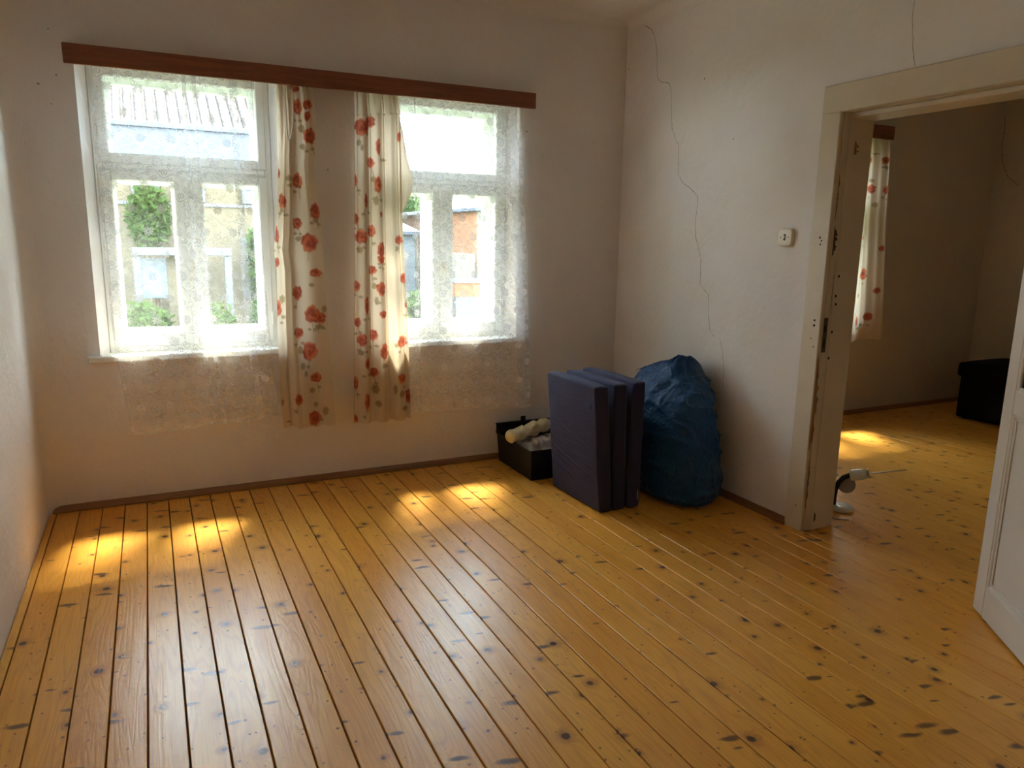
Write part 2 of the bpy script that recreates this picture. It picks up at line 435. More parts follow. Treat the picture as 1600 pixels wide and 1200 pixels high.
# ------------------------------------------------------------------ floor boards, one object each
floor = tag(MB().box(-.3, XF+.4, YF-.2, .2, -.30, -.027).build('floor', M['sub']), 'amber varnished knotty pine floorboards running towards the windows', 'floor', kind='structure')
PITCH, GAP0 = .1059, .1404 - .1059
def plank_mesh(name, w, y0, y1, t=.026, c=.0020):
    h = w/2
    prof = [(-h, -t), (-h, -c), (-h+c, 0), (h-c, 0), (h, -c), (h, -t)]
    vs = [(x, y, z) for y in (y0, y1) for x, z in prof]; n = len(prof)
    fs = [(k, k+1, n+k+1, n+k) for k in range(n-1)] + [(0, n, 2*n-1, n-1), tuple(range(n)), tuple(range(2*n-1, n-1, -1))]
    me = bpy.data.meshes.new(name); me.from_pydata(vs, [], fs)
    bm = bmesh.new(); bm.from_mesh(me); bmesh.ops.recalc_face_normals(bm, faces=bm.faces); bm.to_mesh(me); bm.free()
    me.materials.append(M['floor']); return me
pm_wide = plank_mesh('plank', PITCH-.0048, YF, -.004)
pm_tight = plank_mesh('plank', PITCH-.0022, YF, -.004)
pm_next = plank_mesh('plank', PITCH-.0012, YF+.3, -.004, c=.0008)
pm_edge = plank_mesh('plank', .029, YF, -.004)
pm_last = plank_mesh('plank', .0466, YF, -.004)
pm_thr = plank_mesh('plank', PITCH-.0022, D0+.006, D1-.006)
def plank(me, x, z=0.0):
    o = bpy.data.objects.new('plank', me); COL.objects.link(o); o.parent = floor
    o.location = (x, 0, z); return o
plank(pm_edge, GAP0/2 + .0005, 0)
k = 0
while True:
    xa = GAP0 + k*PITCH
    if xa + PITCH > XR - .003: break
    plank(pm_wide if xa < 2.3 else pm_tight, xa + PITCH/2, random.uniform(-.0012, .0006)); k += 1
xa = GAP0 + k*PITCH
if XR - xa > .02:
    plank(plank_mesh('plank', XR - xa - .004, YF, -.004), (xa + XR)/2, 0)
for i in range(2):
    plank(plank_mesh('plank', (XN-XR)/2-.002, D0+.004, D1-.004), XR + (XN-XR)*(i+.5)/2, -.001)
x = XN
while x < XF:
    w = min(PITCH, XF - x)
    plank(pm_next if w > .1 else plank_mesh('plank', max(w-.004, .01), YF+.3, -.004), x + w/2, random.uniform(-.0008, .0004)); x += PITCH

# skirting strips
def skirting(name, pts_dir, a0, a1, fixed, sgn, mat, label):
    prof = [(0, 0), (.030, 0), (.030, .008), (.024, .020), (.012, .029), (0, .033)]
    mb = MB(); n = len(prof)
    for a in (a0, a1):
        for u, z in prof:
            mb.v.append((a, fixed+sgn*u, z+.0005) if pts_dir == 'x' else (fixed+sgn*u, a, z+.0005))
    mb.f = [(i, (i+1) % n, n+(i+1) % n, n+i) for i in range(n)] + [tuple(range(n)), tuple(range(n, 2*n))]
    return tag(mb.build(name, mat), label, 'skirting', kind='structure')
skirting('baseboard_back', 'x', .012, XR-.001, 0, -1, M['skirting'], 'narrow brown wooden strip along the foot of the window wall')
skirting('baseboard_right', 'y', -1.690, -.001, XR, -1, M['skirting_y'], 'narrow brown wooden strip along the foot of the cracked wall')
skirting('baseboard_right_front', 'y', YF, -2.79, XR, -1, M['skirting_y'], 'narrow brown wooden strip behind the open door')
skirting('baseboard_next_room_back', 'x', XN, XF, 0, -1, M['skirting'], 'brown wooden strip along the window wall of the next room')
skirting('baseboard_next_room_far', 'y', YF, -.001, XF, -1, M['skirting_y'], 'brown wooden strip along the far wall of the next room')

# ------------------------------------------------------------------ cracks and marks in the plaster
def ribbon(mb, pts, w, plane_x, rough=.0):
    P = []
    for i in range(len(pts)-1):
        (y0, z0), (y1, z1) = pts[i], pts[i+1]
        m = max(2, int(math.hypot(y1-y0, z1-z0)/.012))
        for k in range(m):
            t = k/m; P.append((y0+(y1-y0)*t + random.uniform(-.002, .002), z0+(z1-z0)*t + random.uniform(-.002, .002)))
    P.append(pts[-1])
    b = len(mb.v)
    for i, (y, z) in enumerate(P):
        y1, z1 = P[min(i+1, len(P)-1)]; y0, z0 = P[max(i-1, 0)]
        d = math.hypot(y1-y0, z1-z0) or 1; ny, nz = -(z1-z0)/d, (y1-y0)/d
        ww = w*random.uniform(.25, 1.0)
        mb.v += [(plane_x, y+ny*ww, z+nz*ww), (plane_x-.0012, y, z), (plane_x, y-ny*ww, z-nz*ww)]
        if i: mb.f += [(b+3*i-3, b+3*i, b+3*i+1, b+3*i-2), (b+3*i-2, b+3*i+1, b+3*i+2, b+3*i-1)]
CR = [(-.02,2.80),(-.08,2.825),(-.166,2.804),(-.215,2.778),(-.258,2.753),(-.295,2.707),(-.321,2.631),(-.333,2.573),(-.34,2.497),(-.351,2.442),(-.398,2.419),(-.47,2.399),(-.493,2.351),(-.503,2.246),(-.52,2.133),(-.563,2.06),(-.598,2.02),(-.6,1.938),(-.608,1.855),(-.649,1.803),(-.736,1.761),(-.792,1.722),(-.808,1.677),(-.793,1.593),(-.804,1.481),(-.84,1.415),(-.863,1.352),(-.872,1.202),(-.909,1.178),(-.951,1.151),(-.962,1.04),(-.983,.948),(-1.014,.918),(-1.031,.912)]
mb = MB(); ribbon(mb, CR, .0024, XR-.0004); ribbon(mb, [(-1.062,.912),(-1.075,.903),(-1.104,.832),(-1.123,.753),(-1.132,.62)], .0018, XR-.0004)
mb.build('crack', M['crack'], wall_right, fix=False)
mb = MB(); ribbon(mb, [(-2.087,2.50),(-2.087,2.371),(-2.102,2.30),(-2.104,2.262),(-2.126,2.188)], .0014, XR-.0004)
mb.build('crack', M['crack'], wall_right, fix=False)
mb = MB(); ribbon(mb, [(-.02,2.62),(-.035,2.50),(-.03,2.374),(-.05,2.22),(-.12,2.08),(-.23,1.99)], .003, XF-.0004)
mb.build('crack', M['dark'], wall_far, fix=False)
def spots(parent, name, items, plane, at):
    for a, z, rr in items:
        mb = MB(); n = 9; c = 0
        for k in range(n):
            q = 2*PI*k/n; e = rr*random.uniform(.7, 1.15)
            u, w = a+e*math.cos(q), z+e*math.sin(q)
            mb.v.append((at-.0006, u, w) if plane == 'x' else (u, at-.0006, w))
        mb.f.append(tuple(c+k for k in range(n)))
        mb.build(name, M['crack'], parent, fix=False)
spots(wall_back, 'nail_hole', [(.063,2.373,.007),(.207,2.389,.004),(.222,2.185,.005),(.145,2.137,.006),(1.329,1.879,.005),(1.321,1.834,.004),(2.76,2.117,.006),(1.503,1.817,.005),(.19,2.05,.004)], 'y', 0)
spots(wall_right, 'nail_hole', [(-.794,2.369,.006),(-1.067,2.01,.005),(-.03,2.56,.006)], 'x', XR)

# ------------------------------------------------------------------ double box windows
def make_window(cx, name, label):
    root = tag(empty(name, (cx, 0, 0)), label, 'window', kind='structure')
    P = M['paint']
    W, zb, zt = .436, .800, 2.293            # half width of the box, bottom, top
    for (y0, y1, nm) in ((.100, .160, 'frame'), (.255, .315, 'outer_frame')):
        mb = MB(); mb.frame(-W, W, zb, zt, y0, y1, .040, .040, .045, .050, .004)
        mb.box(-W+.04, W-.04, y0+.004, y1, 1.755, 1.812, .004)      # transom
        mb.box(-W+.04, W-.04, y0-.004, y0+.004, 1.774, 1.800, .003)
        mb.build(nm, P, root)
    mb = MB()                                                        # lining of the box between the two rows of sashes
    mb.box(-W, -W+.018, .16, .255, zb, zt); mb.box(W-.018, W, .16, .255, zb, zt)
    mb.box(-W+.018, W-.018, .16, .255, zb, zb+.03); mb.box(-W+.018, W-.018, .16, .255, zt-.03, zt)
    mb.build('box_lining', P, root)
    for (y0, y1, pre, ins) in ((.092, .132, 'sash', 0.0), (.262, .300, 'outer_sash', .012)):
        for s in (-1, 1):
            mb = MB()
            xi, xo = s*.003, s*(W-.026)
            x0, x1 = min(xi, xo), max(xi, xo)
            l, r = (.049+ins, .064+ins) if s > 0 else (.050+ins, .064+ins)
            if s < 0: l, r = .048+ins, .064+ins
            else: l, r = .064+ins, .048+ins
            mb.frame(x0, x1, .846, 1.765, y0, y1, l, r, .066+ins, .048+ins, .005)
            mb.frame(x0+l-.008, x1-r+.008, .846+.066+ins-.008, 1.765-.048-ins+.008, y0+.006, y0+.016, .010, .010, .010, .010, .003)  # glazing bead
            sash = mb.build(pre, P, root)
            MB().box(x0+l-.004, x1-r+.004, y0+.018, y0+.021, .846+.062+ins, 1.765-.044-ins).build('pane', M['glass'], sash)
        mb = MB(); mb.box(-.024, .024, y0-.010, y0+.002, .846, 1.765, .005)
        mb.build('cover_strip', P, root)
        mb = MB(); l = .047+ins
        mb.frame(-W+.026, W-.026, 1.802, 2.264, y0, y1, l, l, .047+ins, .044+ins, .005)
        mb.frame(-W+.026+l-.008, W-.026-l+.008, 1.802+.039+ins, 2.264-.036-ins, y0+.006, y0+.016, .010, .010, .010, .010, .003)
        top = mb.build('top_sash' if pre == 'sash' else 'outer_top_sash', P, root)
        MB().box(-W+.026+l-.004, W-.026-l+.004, y0+.018, y0+.021, 1.802+.043+ins, 2.264-.040-ins).build('pane', M['glass'], top)
    mb = MB(); mb.box(-.012, .012, .071, .083, 1.24, 1.30, .003); mb.tube([(0, .077, 1.27), (0, .055, 1.27), (0, .050, 1.262), (0, .050, 1.20)], .006, 8)
    mb.build('latch', M['switch'], root)
    for z in (.98, 1.58):                                           # hinges on the jamb side
        for s in (-1, 1): MB().tube([(s*(W-.030), .088, z-.035), (s*(W-.030), .088, z+.035)], .006, 8).build('hinge', M['paint'], root)
    mb = MB()                                                       # window board with plaster-worn end
    mb.box(-.535, .535, -.034, -.0006, .782, .8175, .006); mb.box(-.470, .470, -.0006, .105, .786, .8175, .002)
    mb.build('sill', P, root)
    mb = MB(); mb.box(-.50, .50, .46, .56, .77, .79); mb.build('outer_ledge', M['white_pl'], root)
    return root
make_window(.776, 'window_1', 'white double casement window behind the sheer curtain nearest the side wall')
make_window(2.230, 'window_2', 'white double casement window behind the sheer curtain nearest the corner with the cracked wall')
make_window(5.450, 'window_3', 'white casement window of the next room hidden past the doorway edge')

# ------------------------------------------------------------------ pelmets
def pelmet(name, x0, x1, z0, z1, tilt, yf, label, group=None):
    root = tag(empty(name, (x0, 0, z0), 0), label, 'pelmet')
    L, H = x1-x0, z1-z0
    root.rotation_euler = (0, -tilt, 0)
    MB().box(0, L, yf, yf+.020, 0, H, .003).build('front_board', M['pelmet'], root)
    MB().box(.020, L-.020, yf+.020, -.001, H-.018, H-.001, .002).build('top_board', M['pelmet'], root)
    for xx in (0, L-.020):
        MB().box(xx, xx+.020, yf+.020, -.001, .045, H, .002).build('end_board', M['pelmet'], root)
    for yy in (-.055, -.095):
        mb = MB(); mb.tube([(.03, yy, H-.028), (L-.03, yy, H-.028)], .006, 8); mb.build('curtain_rail', M['cord'], root)
    return root
pelmet('pelmet', .266, 2.744, 2.2165, 2.3075, .0055, -.150, 'long red brown wooden pelmet board above both windows')
pelmet('pelmet', 4.62, 5.975, 2.278, 2.380, 0, -.150, 'short dark wooden pelmet end seen through the doorway')

# ------------------------------------------------------------------ lace nets
def lace_tile():
    TW, TH, res = .140, .230, .00125
    nx, ny = int(TW/res), int(TH/res)
    X, Y = np.meshgrid((np.arange(nx)+.5)*res, (np.arange(ny)+.5)*res)
    D = np.zeros((ny, nx))
    wrap = lambda d, L: (d + L/2) % L - L/2
    for (fx, fy) in ((.0, .0), (.07, .115)):
        dx, dy = wrap(X-fx, TW), wrap(Y-fy, TH); rr = np.hypot(dx, dy); th = np.arctan2(dy, dx)
        lim = .0245*(.30+.70*np.abs(np.cos(4.0*th+.2))**.55)
        D = np.maximum(D, ((rr < lim) & (rr > .0035)).astype(float)*.95)
    def stroke(pts, w, val=.85):
        nonlocal D
        best = np.full(X.shape, 9.)
        for px, py in pts:
            best = np.minimum(best, np.hypot(wrap(X-px, TW), wrap(Y-py, TH)))
        D = np.maximum(D, np.clip((w-best)/.0009+.5, 0, 1)*val)
    def curl(cx, cy, r0, a0, d, turns=1.35):
        return [(cx + r0*(1-.78*t)*math.cos(a0+d*2*PI*turns*t), cy + r0*(1-.78*t)*math.sin(a0+d*2*PI*turns*t)) for t in np.linspace(0, 1, 70)]
    g = np.random.default_rng(5)
    for (ox, oy) in ((0, 0), (.07, .115)):
        stroke([(ox+.14*t, oy+.0575+.016*math.sin(2*PI*t)+.006*math.sin(4*PI*t)) for t in np.linspace(0, 1, 160)], .0011)
        for cx, cy, r0, a0, d in ((.030,.050,.017,2.2,1),(.062,.020,.019,4.2,-1),(.104,.034,.018,.8,1),(.118,.075,.015,3.6,-1),(.048,.088,.016,5.4,1),(.086,.058,.012,1.2,-1)):
            stroke(curl(ox+cx, oy+cy, r0, a0, d), .0011)
        for _ in range(7):
            px, py = ox+g.random()*.14, oy+g.random()*.115
            stroke([(px, py)], .0026, .9)
    return D, TW, TH, res
TILE = lace_tile()
def lace_at(s, z, phase=0.0):
    D, TW, TH, res = TILE
    ix = (((s+phase) % TW)/res); iz = ((z % TH)/res)
    x0 = np.floor(ix).astype(int); z0 = np.floor(iz).astype(int); fx, fz = ix-x0, iz-z0
    ny, nx = D.shape
    g = lambda a, b: D[b % ny, a % nx]
    return g(x0, z0)*(1-fx)*(1-fz)+g(x0+1, z0)*fx*(1-fz)+g(x0, z0+1)*(1-fx)*fz+g(x0+1, z0+1)*fx*fz

def smooth1(a, n):
    k = np.hanning(2*n+3); k /= k.sum(); p = np.pad(a, n+1, mode='edge'); return np.convolve(p, k, 'valid')
def sheer(name, knots, xl, xr, ztop, zb0, zb1, yk, label, phase, border=None, step=.0033):
    """knots: (cloth s, hanging x, y); xl/xr: (z list, x list) of the two edges"""
    s_k, x_k, y_k = map(np.array, zip(*knots))
    L = s_k[-1]; ns = int(L/step); s = np.linspace(0, L, ns)
    n = 7
    x = smooth1(np.interp(s, s_k, x_k), n); x[0], x[-1] = x_k[0], x_k[-1]
    y = smooth1(np.interp(s, s_k, y_k), n)
    u = (x-x_k[0])/(x_k[-1]-x_k[0])
    nz = int((ztop-min(zb0, zb1))/step)
    t = np.linspace(0, 1, nz)[:, None]
    zb = zb0+(zb1-zb0)*u[None, :] + .004*np.sin(u*41)[None, :]
    Z = ztop + (zb-ztop)*t
    def edge(e): return np.interp(Z, e[0][::-1], e[1][::-1])
    XL, XRt = edge(xl), edge(xr)
    X = XL + u[None, :]*(XRt-XL)
    wave = np.sin(2*PI*s/.155+.6)*.5+np.sin(2*PI*s/.094+1.9)*.3
    amp = .004+.011*t
    Y = yk + y[None, :]*(.6+.5*t) + amp*wave[None, :]
    Y = np.minimum(Y, -.0385)
    Zc = np.broadcast_to(ztop-Z, X.shape)
    S = np.broadcast_to(s[None, :], X.shape)
    a = lace_at(S, Zc, phase)
    hem = (np.abs(Z-zb) < .010) | (S < .006) | (S > L-.006)
    a = np.where(hem, np.maximum(a, .55), a)
    if border is not None:
        bm = np.clip((S-border)/.02, 0, 1); a = np.clip(a + bm*(.24+.20*lace_at(S*1.7, Zc*1.7, .03)), 0, 1)
    P = stk([X, Y, Z], -1)
    o = grid_mesh(name, P, M['lace'], attr={'lace': a})
    return tag(o, label, 'curtain')
sheer('sheer_curtain',
      [(0,.36,0),(.385,.745,.004),(.445,.803,-.010),(.482,.766,.004),(.567,.851,-.014),(.603,.815,.004),(.668,.880,-.010),(.775,.985,.002),(.845,1.055,-.012),(.900,1.000,.004),(1.030,1.130,0)],
      ([2.30,2.183,1.887,1.331,.808,.532,.35],[.372,.370,.356,.359,.369,.400,.412]), ([2.30,1.776,1.16,.616,.35],[1.112,1.119,1.130,1.158,1.180]),
      2.262, .388, .430, -.052, 'white lace net curtain covering the window nearest the side wall', 0.0)
sheer('sheer_curtain',
      [(0,1.82,0),(.17,1.99,.003),(.20,2.012,-.010),(.225,1.990,.002),(.60,2.365,0),(.829,2.594,.002),(.935,2.700,-.012),(1.010,2.625,.004),(1.114,2.729,0)],
      ([2.30,.3],[1.83,1.83]), ([2.30,2.222,1.743,1.139,.343],[2.690,2.696,2.729,2.771,2.819]),
      2.262, .388, .342, -.052, 'white lace net curtain with heavy edge at the window nearest the cracked wall', .035, border=.93)

# ------------------------------------------------------------------ rose print drapes
PRINT_A = [('f',1.317,2.211,0.027,0.019),('f',1.326,2.121,0.027,0.042),('f',1.381,2.139,0.027,0.026),('f',1.379,2.08,0.017,0.026),('f',1.385,1.978,0.034,0.043),('l',1.346,2.011,0.024,0.026),('l',1.349,1.919,0.024,0.02),('f',1.312,1.739,0.031,0.044),('l',1.268,1.751,0.014,0.02),('l',1.27,1.714,0.014,0.013),('l',1.296,1.681,0.014,0.01),('f',1.236,1.631,0.02,0.044),('l',1.234,1.581,0.014,0.014),('f',1.402,1.582,0.028,0.045),('l',1.404,1.534,0.018,0.021),('f',1.303,1.514,0.028,0.034),('f',1.365,1.411,0.049,0.056),('l',1.306,1.431,0.021,0.017),('f',1.198,1.45,0.014,0.048),('f',1.222,1.778,0.01,0.03),('f',1.192,1.302,0.017,0.028),('f',1.394,1.245,0.036,0.025),('l',1.371,1.178,0.021,0.014),('f',1.288,1.136,0.028,0.043),('f',1.188,1.049,0.021,0.05),('l',1.214,1.098,0.021,0.028),('l',1.217,0.998,0.017,0.014),('f',1.368,1.012,0.047,0.054),('f',1.414,0.992,0.029,0.036),('l',1.434,1.043,0.018,0.025),('l',1.405,0.941,0.029,0.018),('f',1.287,0.913,0.028,0.033),('f',1.347,0.804,0.047,0.059),('l',1.293,0.814,0.018,0.029),('l',1.304,0.721,0.018,0.026),('f',1.377,0.649,0.036,0.03),('l',1.353,0.576,0.022,0.019),('f',1.275,0.529,0.022,0.037),('f',1.362,0.411,0.04,0.046),('l',1.426,0.448,0.022,0.031),('l',1.372,0.491,0.018,0.019),('l',1.189,0.51,0.014,0.022),('l',1.22,0.394,0.018,0.008),('l',1.395,0.397,0.022,0.012),('l',1.32,0.675,0.011,0.022)]
PRINT_B = [('f',1.679,2.047,0.044,0.048),('f',1.727,2.082,0.029,0.034),('l',1.662,1.964,0.015,0.021),('l',1.676,1.937,0.011,0.021),('f',1.726,1.861,0.022,0.031),('f',1.768,1.947,0.015,0.049),('l',1.804,1.879,0.019,0.011),('f',1.639,1.759,0.011,0.035),('f',1.764,1.74,0.023,0.049),('l',1.739,1.77,0.015,0.021),('l',1.751,1.651,0.015,0.032),('f',1.692,1.648,0.011,0.046),('f',1.638,1.547,0.015,0.032),('f',1.722,1.481,0.026,0.036),('f',1.661,1.448,0.034,0.043),('l',1.652,1.372,0.019,0.022),('f',1.777,1.373,0.027,0.051),('f',1.885,1.433,0.027,0.029),('l',1.873,1.385,0.016,0.015),('f',1.897,2.012,0.011,0.028),('f',1.78,1.576,0.011,0.018),('f',1.632,1.167,0.019,0.033),('f',1.725,1.259,0.023,0.029),('f',1.776,1.321,0.027,0.029),('f',1.773,1.151,0.031,0.045),('l',1.735,1.166,0.015,0.022),('l',1.744,1.08,0.012,0.03),('f',1.91,1.209,0.02,0.03),('f',1.683,1.055,0.015,0.056),('f',1.932,1.057,0.012,0.031),('f',1.631,0.956,0.019,0.03),('f',1.782,1.0,0.027,0.026),('f',1.725,0.877,0.023,0.038),('f',1.652,0.853,0.027,0.042),('l',1.646,0.777,0.019,0.019),('f',1.786,0.778,0.032,0.054),('l',1.784,0.692,0.024,0.019),('f',1.897,0.831,0.036,0.039),('l',1.857,0.813,0.016,0.019),('f',1.679,0.71,0.015,0.035),('f',1.721,0.653,0.027,0.031),('l',1.73,0.551,0.024,0.035),('l',1.744,0.463,0.02,0.024),('f',1.895,0.607,0.032,0.032),('l',1.893,0.511,0.028,0.028),('l',1.913,0.417,0.025,0.02),('f',1.942,0.491,0.025,0.048),('f',1.611,0.595,0.019,0.042),('f',1.674,0.481,0.019,0.059),('f',1.61,0.376,0.012,0.027),('l',1.849,0.542,0.012,0.036)]
PRINT_C = [('f',5.823,2.12,0.03,0.024),('f',5.958,2.123,0.03,0.03),('f',5.874,1.899,0.045,0.04),('l',5.871,1.964,0.038,0.02),('l',5.925,1.774,0.03,0.025),('f',5.99,1.894,0.023,0.04),('f',5.823,1.517,0.03,0.041),('f',6.022,1.426,0.023,0.026),('f',5.879,1.211,0.069,0.052),('l',5.838,1.274,0.031,0.021),('f',6.033,1.077,0.032,0.027),('f',5.99,0.857,0.047,0.038),('f',5.817,0.825,0.031,0.043),('l',5.864,0.764,0.039,0.022),('l',5.923,0.789,0.031,0.011),('l',5.882,2.173,0.037,0.01),('l',5.807,1.038,0.023,0.026),('l',5.968,2.069,0.023,0.01)]
CREAM = np.array((.72, .605, .46))
def draw_print(X, Z, items, seed):
    g = np.random.default_rng(seed)
    C = np.empty(X.shape+(3,)); C[:] = CREAM
    def blend(mask, col):
        C[:] = C*(1-mask[..., None]) + mask[..., None]*col
    for k, cx, cz, rx, rz in sorted(items, key=lambda q: q[0] != 'l'):
        p1, p2, tone = g.random()*6.28, g.random()*6.28, g.random()
        sel = (np.abs(X-cx) < rx*3+.03) & (np.abs(Z-cz) < rz*3+.08)
        if not sel.any(): continue
        ii = np.where(sel.any(1))[0]; jj = np.where(sel.any(0))[0]
        sl = (slice(ii[0], ii[-1]+1), slice(jj[0], jj[-1]+1))
        x, z = X[sl], Z[sl]; Cs = C[sl]
        dx, dz = (x-cx)/rx, (z-cz)/rz; th = np.arctan2(dz, dx); rho = np.hypot(dx, dz)
        put = lambda m, c: Cs.__setitem__(slice(None), Cs*(1-m[..., None]) + m[..., None]*np.asarray(c))
        if k == 'l':
            a = .6*(g.random()-.5); u = dx*math.cos(a)+dz*math.sin(a); w = -dx*math.sin(a)+dz*math.cos(a)
            lim = 1.0-.18*np.abs(np.sin(3*th+p1))
            m = np.clip((lim-np.maximum(np.abs(u)*1.05, np.hypot(u, w)))/.18, 0, 1)
            put(m*.88, (.30+.1*tone, .235+.05*tone, .125))
            put(np.clip(1-np.abs(u)/.13, 0, 1)*m*.5, (.17, .12, .06))
        else:
            lim = 1+.045*np.sin(5*th+p1)+.055*np.sin(8*th+p2)+.05*np.sin(3*th+p2)
            m = np.clip((lim-rho)/.16, 0, 1)
            ring = .5+.5*np.sin(rho*7.5-th*1.0+p2+.8*np.sin(3*th+p1))
            hot = np.array((.52+.12*tone, .085+.06*tone, .035)); deep = np.array((.30, .022, .014)); pale = np.array((.74, .27, .13))
            col = deep*(1-ring[..., None]) + hot*ring[..., None]
            pm = np.clip((rho-.45)/.5, 0, 1)*np.clip(.5+.5*np.sin(th*2+p1), 0, 1)
            col = col*(1-.6*pm[..., None]) + .6*pm[..., None]*pale
            cm = np.clip(1-rho/.33, 0, 1)
            col = col*(1-cm[..., None]) + cm[..., None]*deep*.8
            Cs[:] = Cs*(1-m[..., None]*.94) + m[..., None]*.94*col
            if rz > .028:                                             # stalk and two small leaves below the bloom
                sx = cx + (cz-z)*.25*math.sin(p1)
                st = np.clip(1-np.abs(x-sx)/.0035, 0, 1)*((z < cz-rz*.9) & (z > cz-rz*.9-.055))
                put(st*.75, (.24, .18, .09))
                for sgn in (-1, 1):
                    lx, lz = cx+sgn*(.010+.012*g.random()), cz-rz-.018-.02*g.random()
                    m2 = np.clip((1-np.hypot((x-lx)/.012, (z-lz)/.009))/.25, 0, 1)*(g.random() < .7)
                    put(m2*.8, (.31, .245, .13))
    return C
def drape(name, ztop, zbot, xl, xr, yfun, items, label, seed, xfun=None, flap=None, step=.0048, width=.62):
    nz = int((ztop-zbot)/step); nu = int(width/step)
    u = np.linspace(0, 1, nu)[None, :]; t = np.linspace(0, 1, nz)[:, None]
    Z = ztop + (zbot-ztop)*t + 0*u
    XL = np.interp(Z, xl[0][::-1], xl[1][::-1]); XRt = np.interp(Z, xr[0][::-1], xr[1][::-1])
    uu = u + (xfun(u, Z) if xfun else 0)
    X = XL + (XRt-XL)*uu
    Y = yfun(u, Z)
    Z = Z + .004*np.sin(u*23+seed)*t
    C = draw_print(X, Z, items, seed)
    root = grid_mesh(name, stk([X, Y, Z], -1), M['print'], col=C)
    return tag(root, label, 'curtain'), (X, Y, Z)
sm = lambda x, a, b: (lambda q: q*q*(3-2*q))(np.clip((x-a)/(b-a), 0, 1))
# drape beside the first window: narrow back fold lit by the window, wide front fold
def y_a(u, Z):
    f = sm(u, .20, .31)
    top = sm(Z, 1.75, 2.25)
    y = -.078 - .034*f + .010*np.sin(2*PI*(u*1.6+.1)) + .012*top*np.sin(2*PI*u*4.5)
    y = y - .016*np.exp(-((u-.305)/.030)**2) + .014*np.exp(-((u-.20)/.05)**2)
    y = y + .018*np.exp(-((u-(.78-.06*(2.2-Z)))/.05)**2)*sm(Z, 1.45, 1.8)
    return np.clip(y, -.128, -.056)
drape_a, _ = drape('rose_drape', 2.265, .362,
      ([2.265,2.10,1.80,1.45,1.371,1.25,.984,.60,.362],[1.222,1.228,1.222,1.192,1.179,1.190,1.182,1.180,1.190]),
      ([2.265,2.19,1.99,1.822,1.70,1.549,1.266,.827,.362],[1.395,1.415,1.424,1.402,1.412,1.428,1.443,1.456,1.480]),
      y_a, PRINT_A, 'cream drape printed with red roses beside the window nearest the side wall', 3,
      xfun=lambda u, Z: .035*np.sin(2*PI*u*2)*sm(Z, 1.6, 2.2) - .03*np.exp(-((u-.26)/.07)**2))
mb = MB()
mb.tube([(1.262, -.140, 2.215), (1.262, -.139, 2.10), (1.264, -.138, 2.00), (1.270, -.138, 1.945), (1.282, -.139, 1.955), (1.296, -.140, 2.02), (1.300, -.140, 2.12), (1.298, -.138, 2.215)], .0042, 8)
mb.build('cord', M['cord'], drape_a, smooth=True)
# drape beside the second window: several soft folds and a turned out edge
def y_b(u, Z):
    amp = .014 + .010*sm(Z, 2.2, .4)
    y = -.090 + amp*np.sin(2*PI*(u*3.4+.12)) + .006*np.sin(2*PI*(u*7.3+.3))
    y = y + .012*sm(Z, 2.10, 2.22)*np.sin(2*PI*u*9)
    return np.clip(y, -.126, -.056)
drape_b, _ = drape('rose_drape', 2.268, .350,
      ([2.268,2.211,1.696,1.156,.350],[1.640,1.638,1.630,1.614,1.592]), ([2.268,2.16,1.922,1.58,1.34,.96,.350],[1.895,1.909,1.911,1.915,1.923,1.942,1.957]),
      y_b, PRINT_B, 'cream drape printed with red roses with curling edge beside the window nearest the cracked wall', 5,
      xfun=lambda u, Z: .028*np.sin(2*PI*(u*3.4+.36)))
zz = np.linspace(2.10, 1.585, 60)[:, None]; vv = np.linspace(0, 1, 10)[None, :]
xe = np.interp(zz, [1.585,1.62,1.691,1.746,1.80,1.888,2.0,2.10], [1.905,1.925,1.956,1.969,1.965,1.942,1.924,1.905])
X = 1.898 + (xe-1.898)*vv; Y = -.088 - .030*np.sin(vv*2.3)*np.clip((xe-1.90)/.07, 0, 1) ; Z = zz + 0*vv
C = np.empty(X.shape+(3,)); C[:] = CREAM*.96
grid_mesh('turned_edge', stk([X, Y+0*X, Z], -1), M['print'], drape_b, col=C)
zz = np.linspace(2.128, 2.120, 3)[:, None]; vv = np.linspace(0, 1, 60)[None, :]
X = 1.640+.268*vv+0*zz; Y = y_b(vv, zz)-.004; C = np.empty(X.shape+(3,)); C[:] = CREAM*.8
grid_mesh('heading_seam', stk([X, Y, zz+.03*(vv-.5)+0*vv], -1), M['print'], drape_b, col=C)
# drape in the next room
def y_c(u, Z):
    return np.clip(-.090 + .030*np.sin(2*PI*(u*1.1+.62)) + .005*np.sin(2*PI*u*5), -.13, -.05)
drape('rose_drape', 2.31, .665, ([2.31,2.0,1.2,.66],[5.66,5.66,5.70,5.735]), ([2.31,2.19,1.8,1.2,.665],[5.955,5.985,6.01,6.075,6.14]),
      y_c, PRINT_C, 'cream drape printed with red roses hanging in the next room seen through the doorway', 9, step=.006, width=.5)

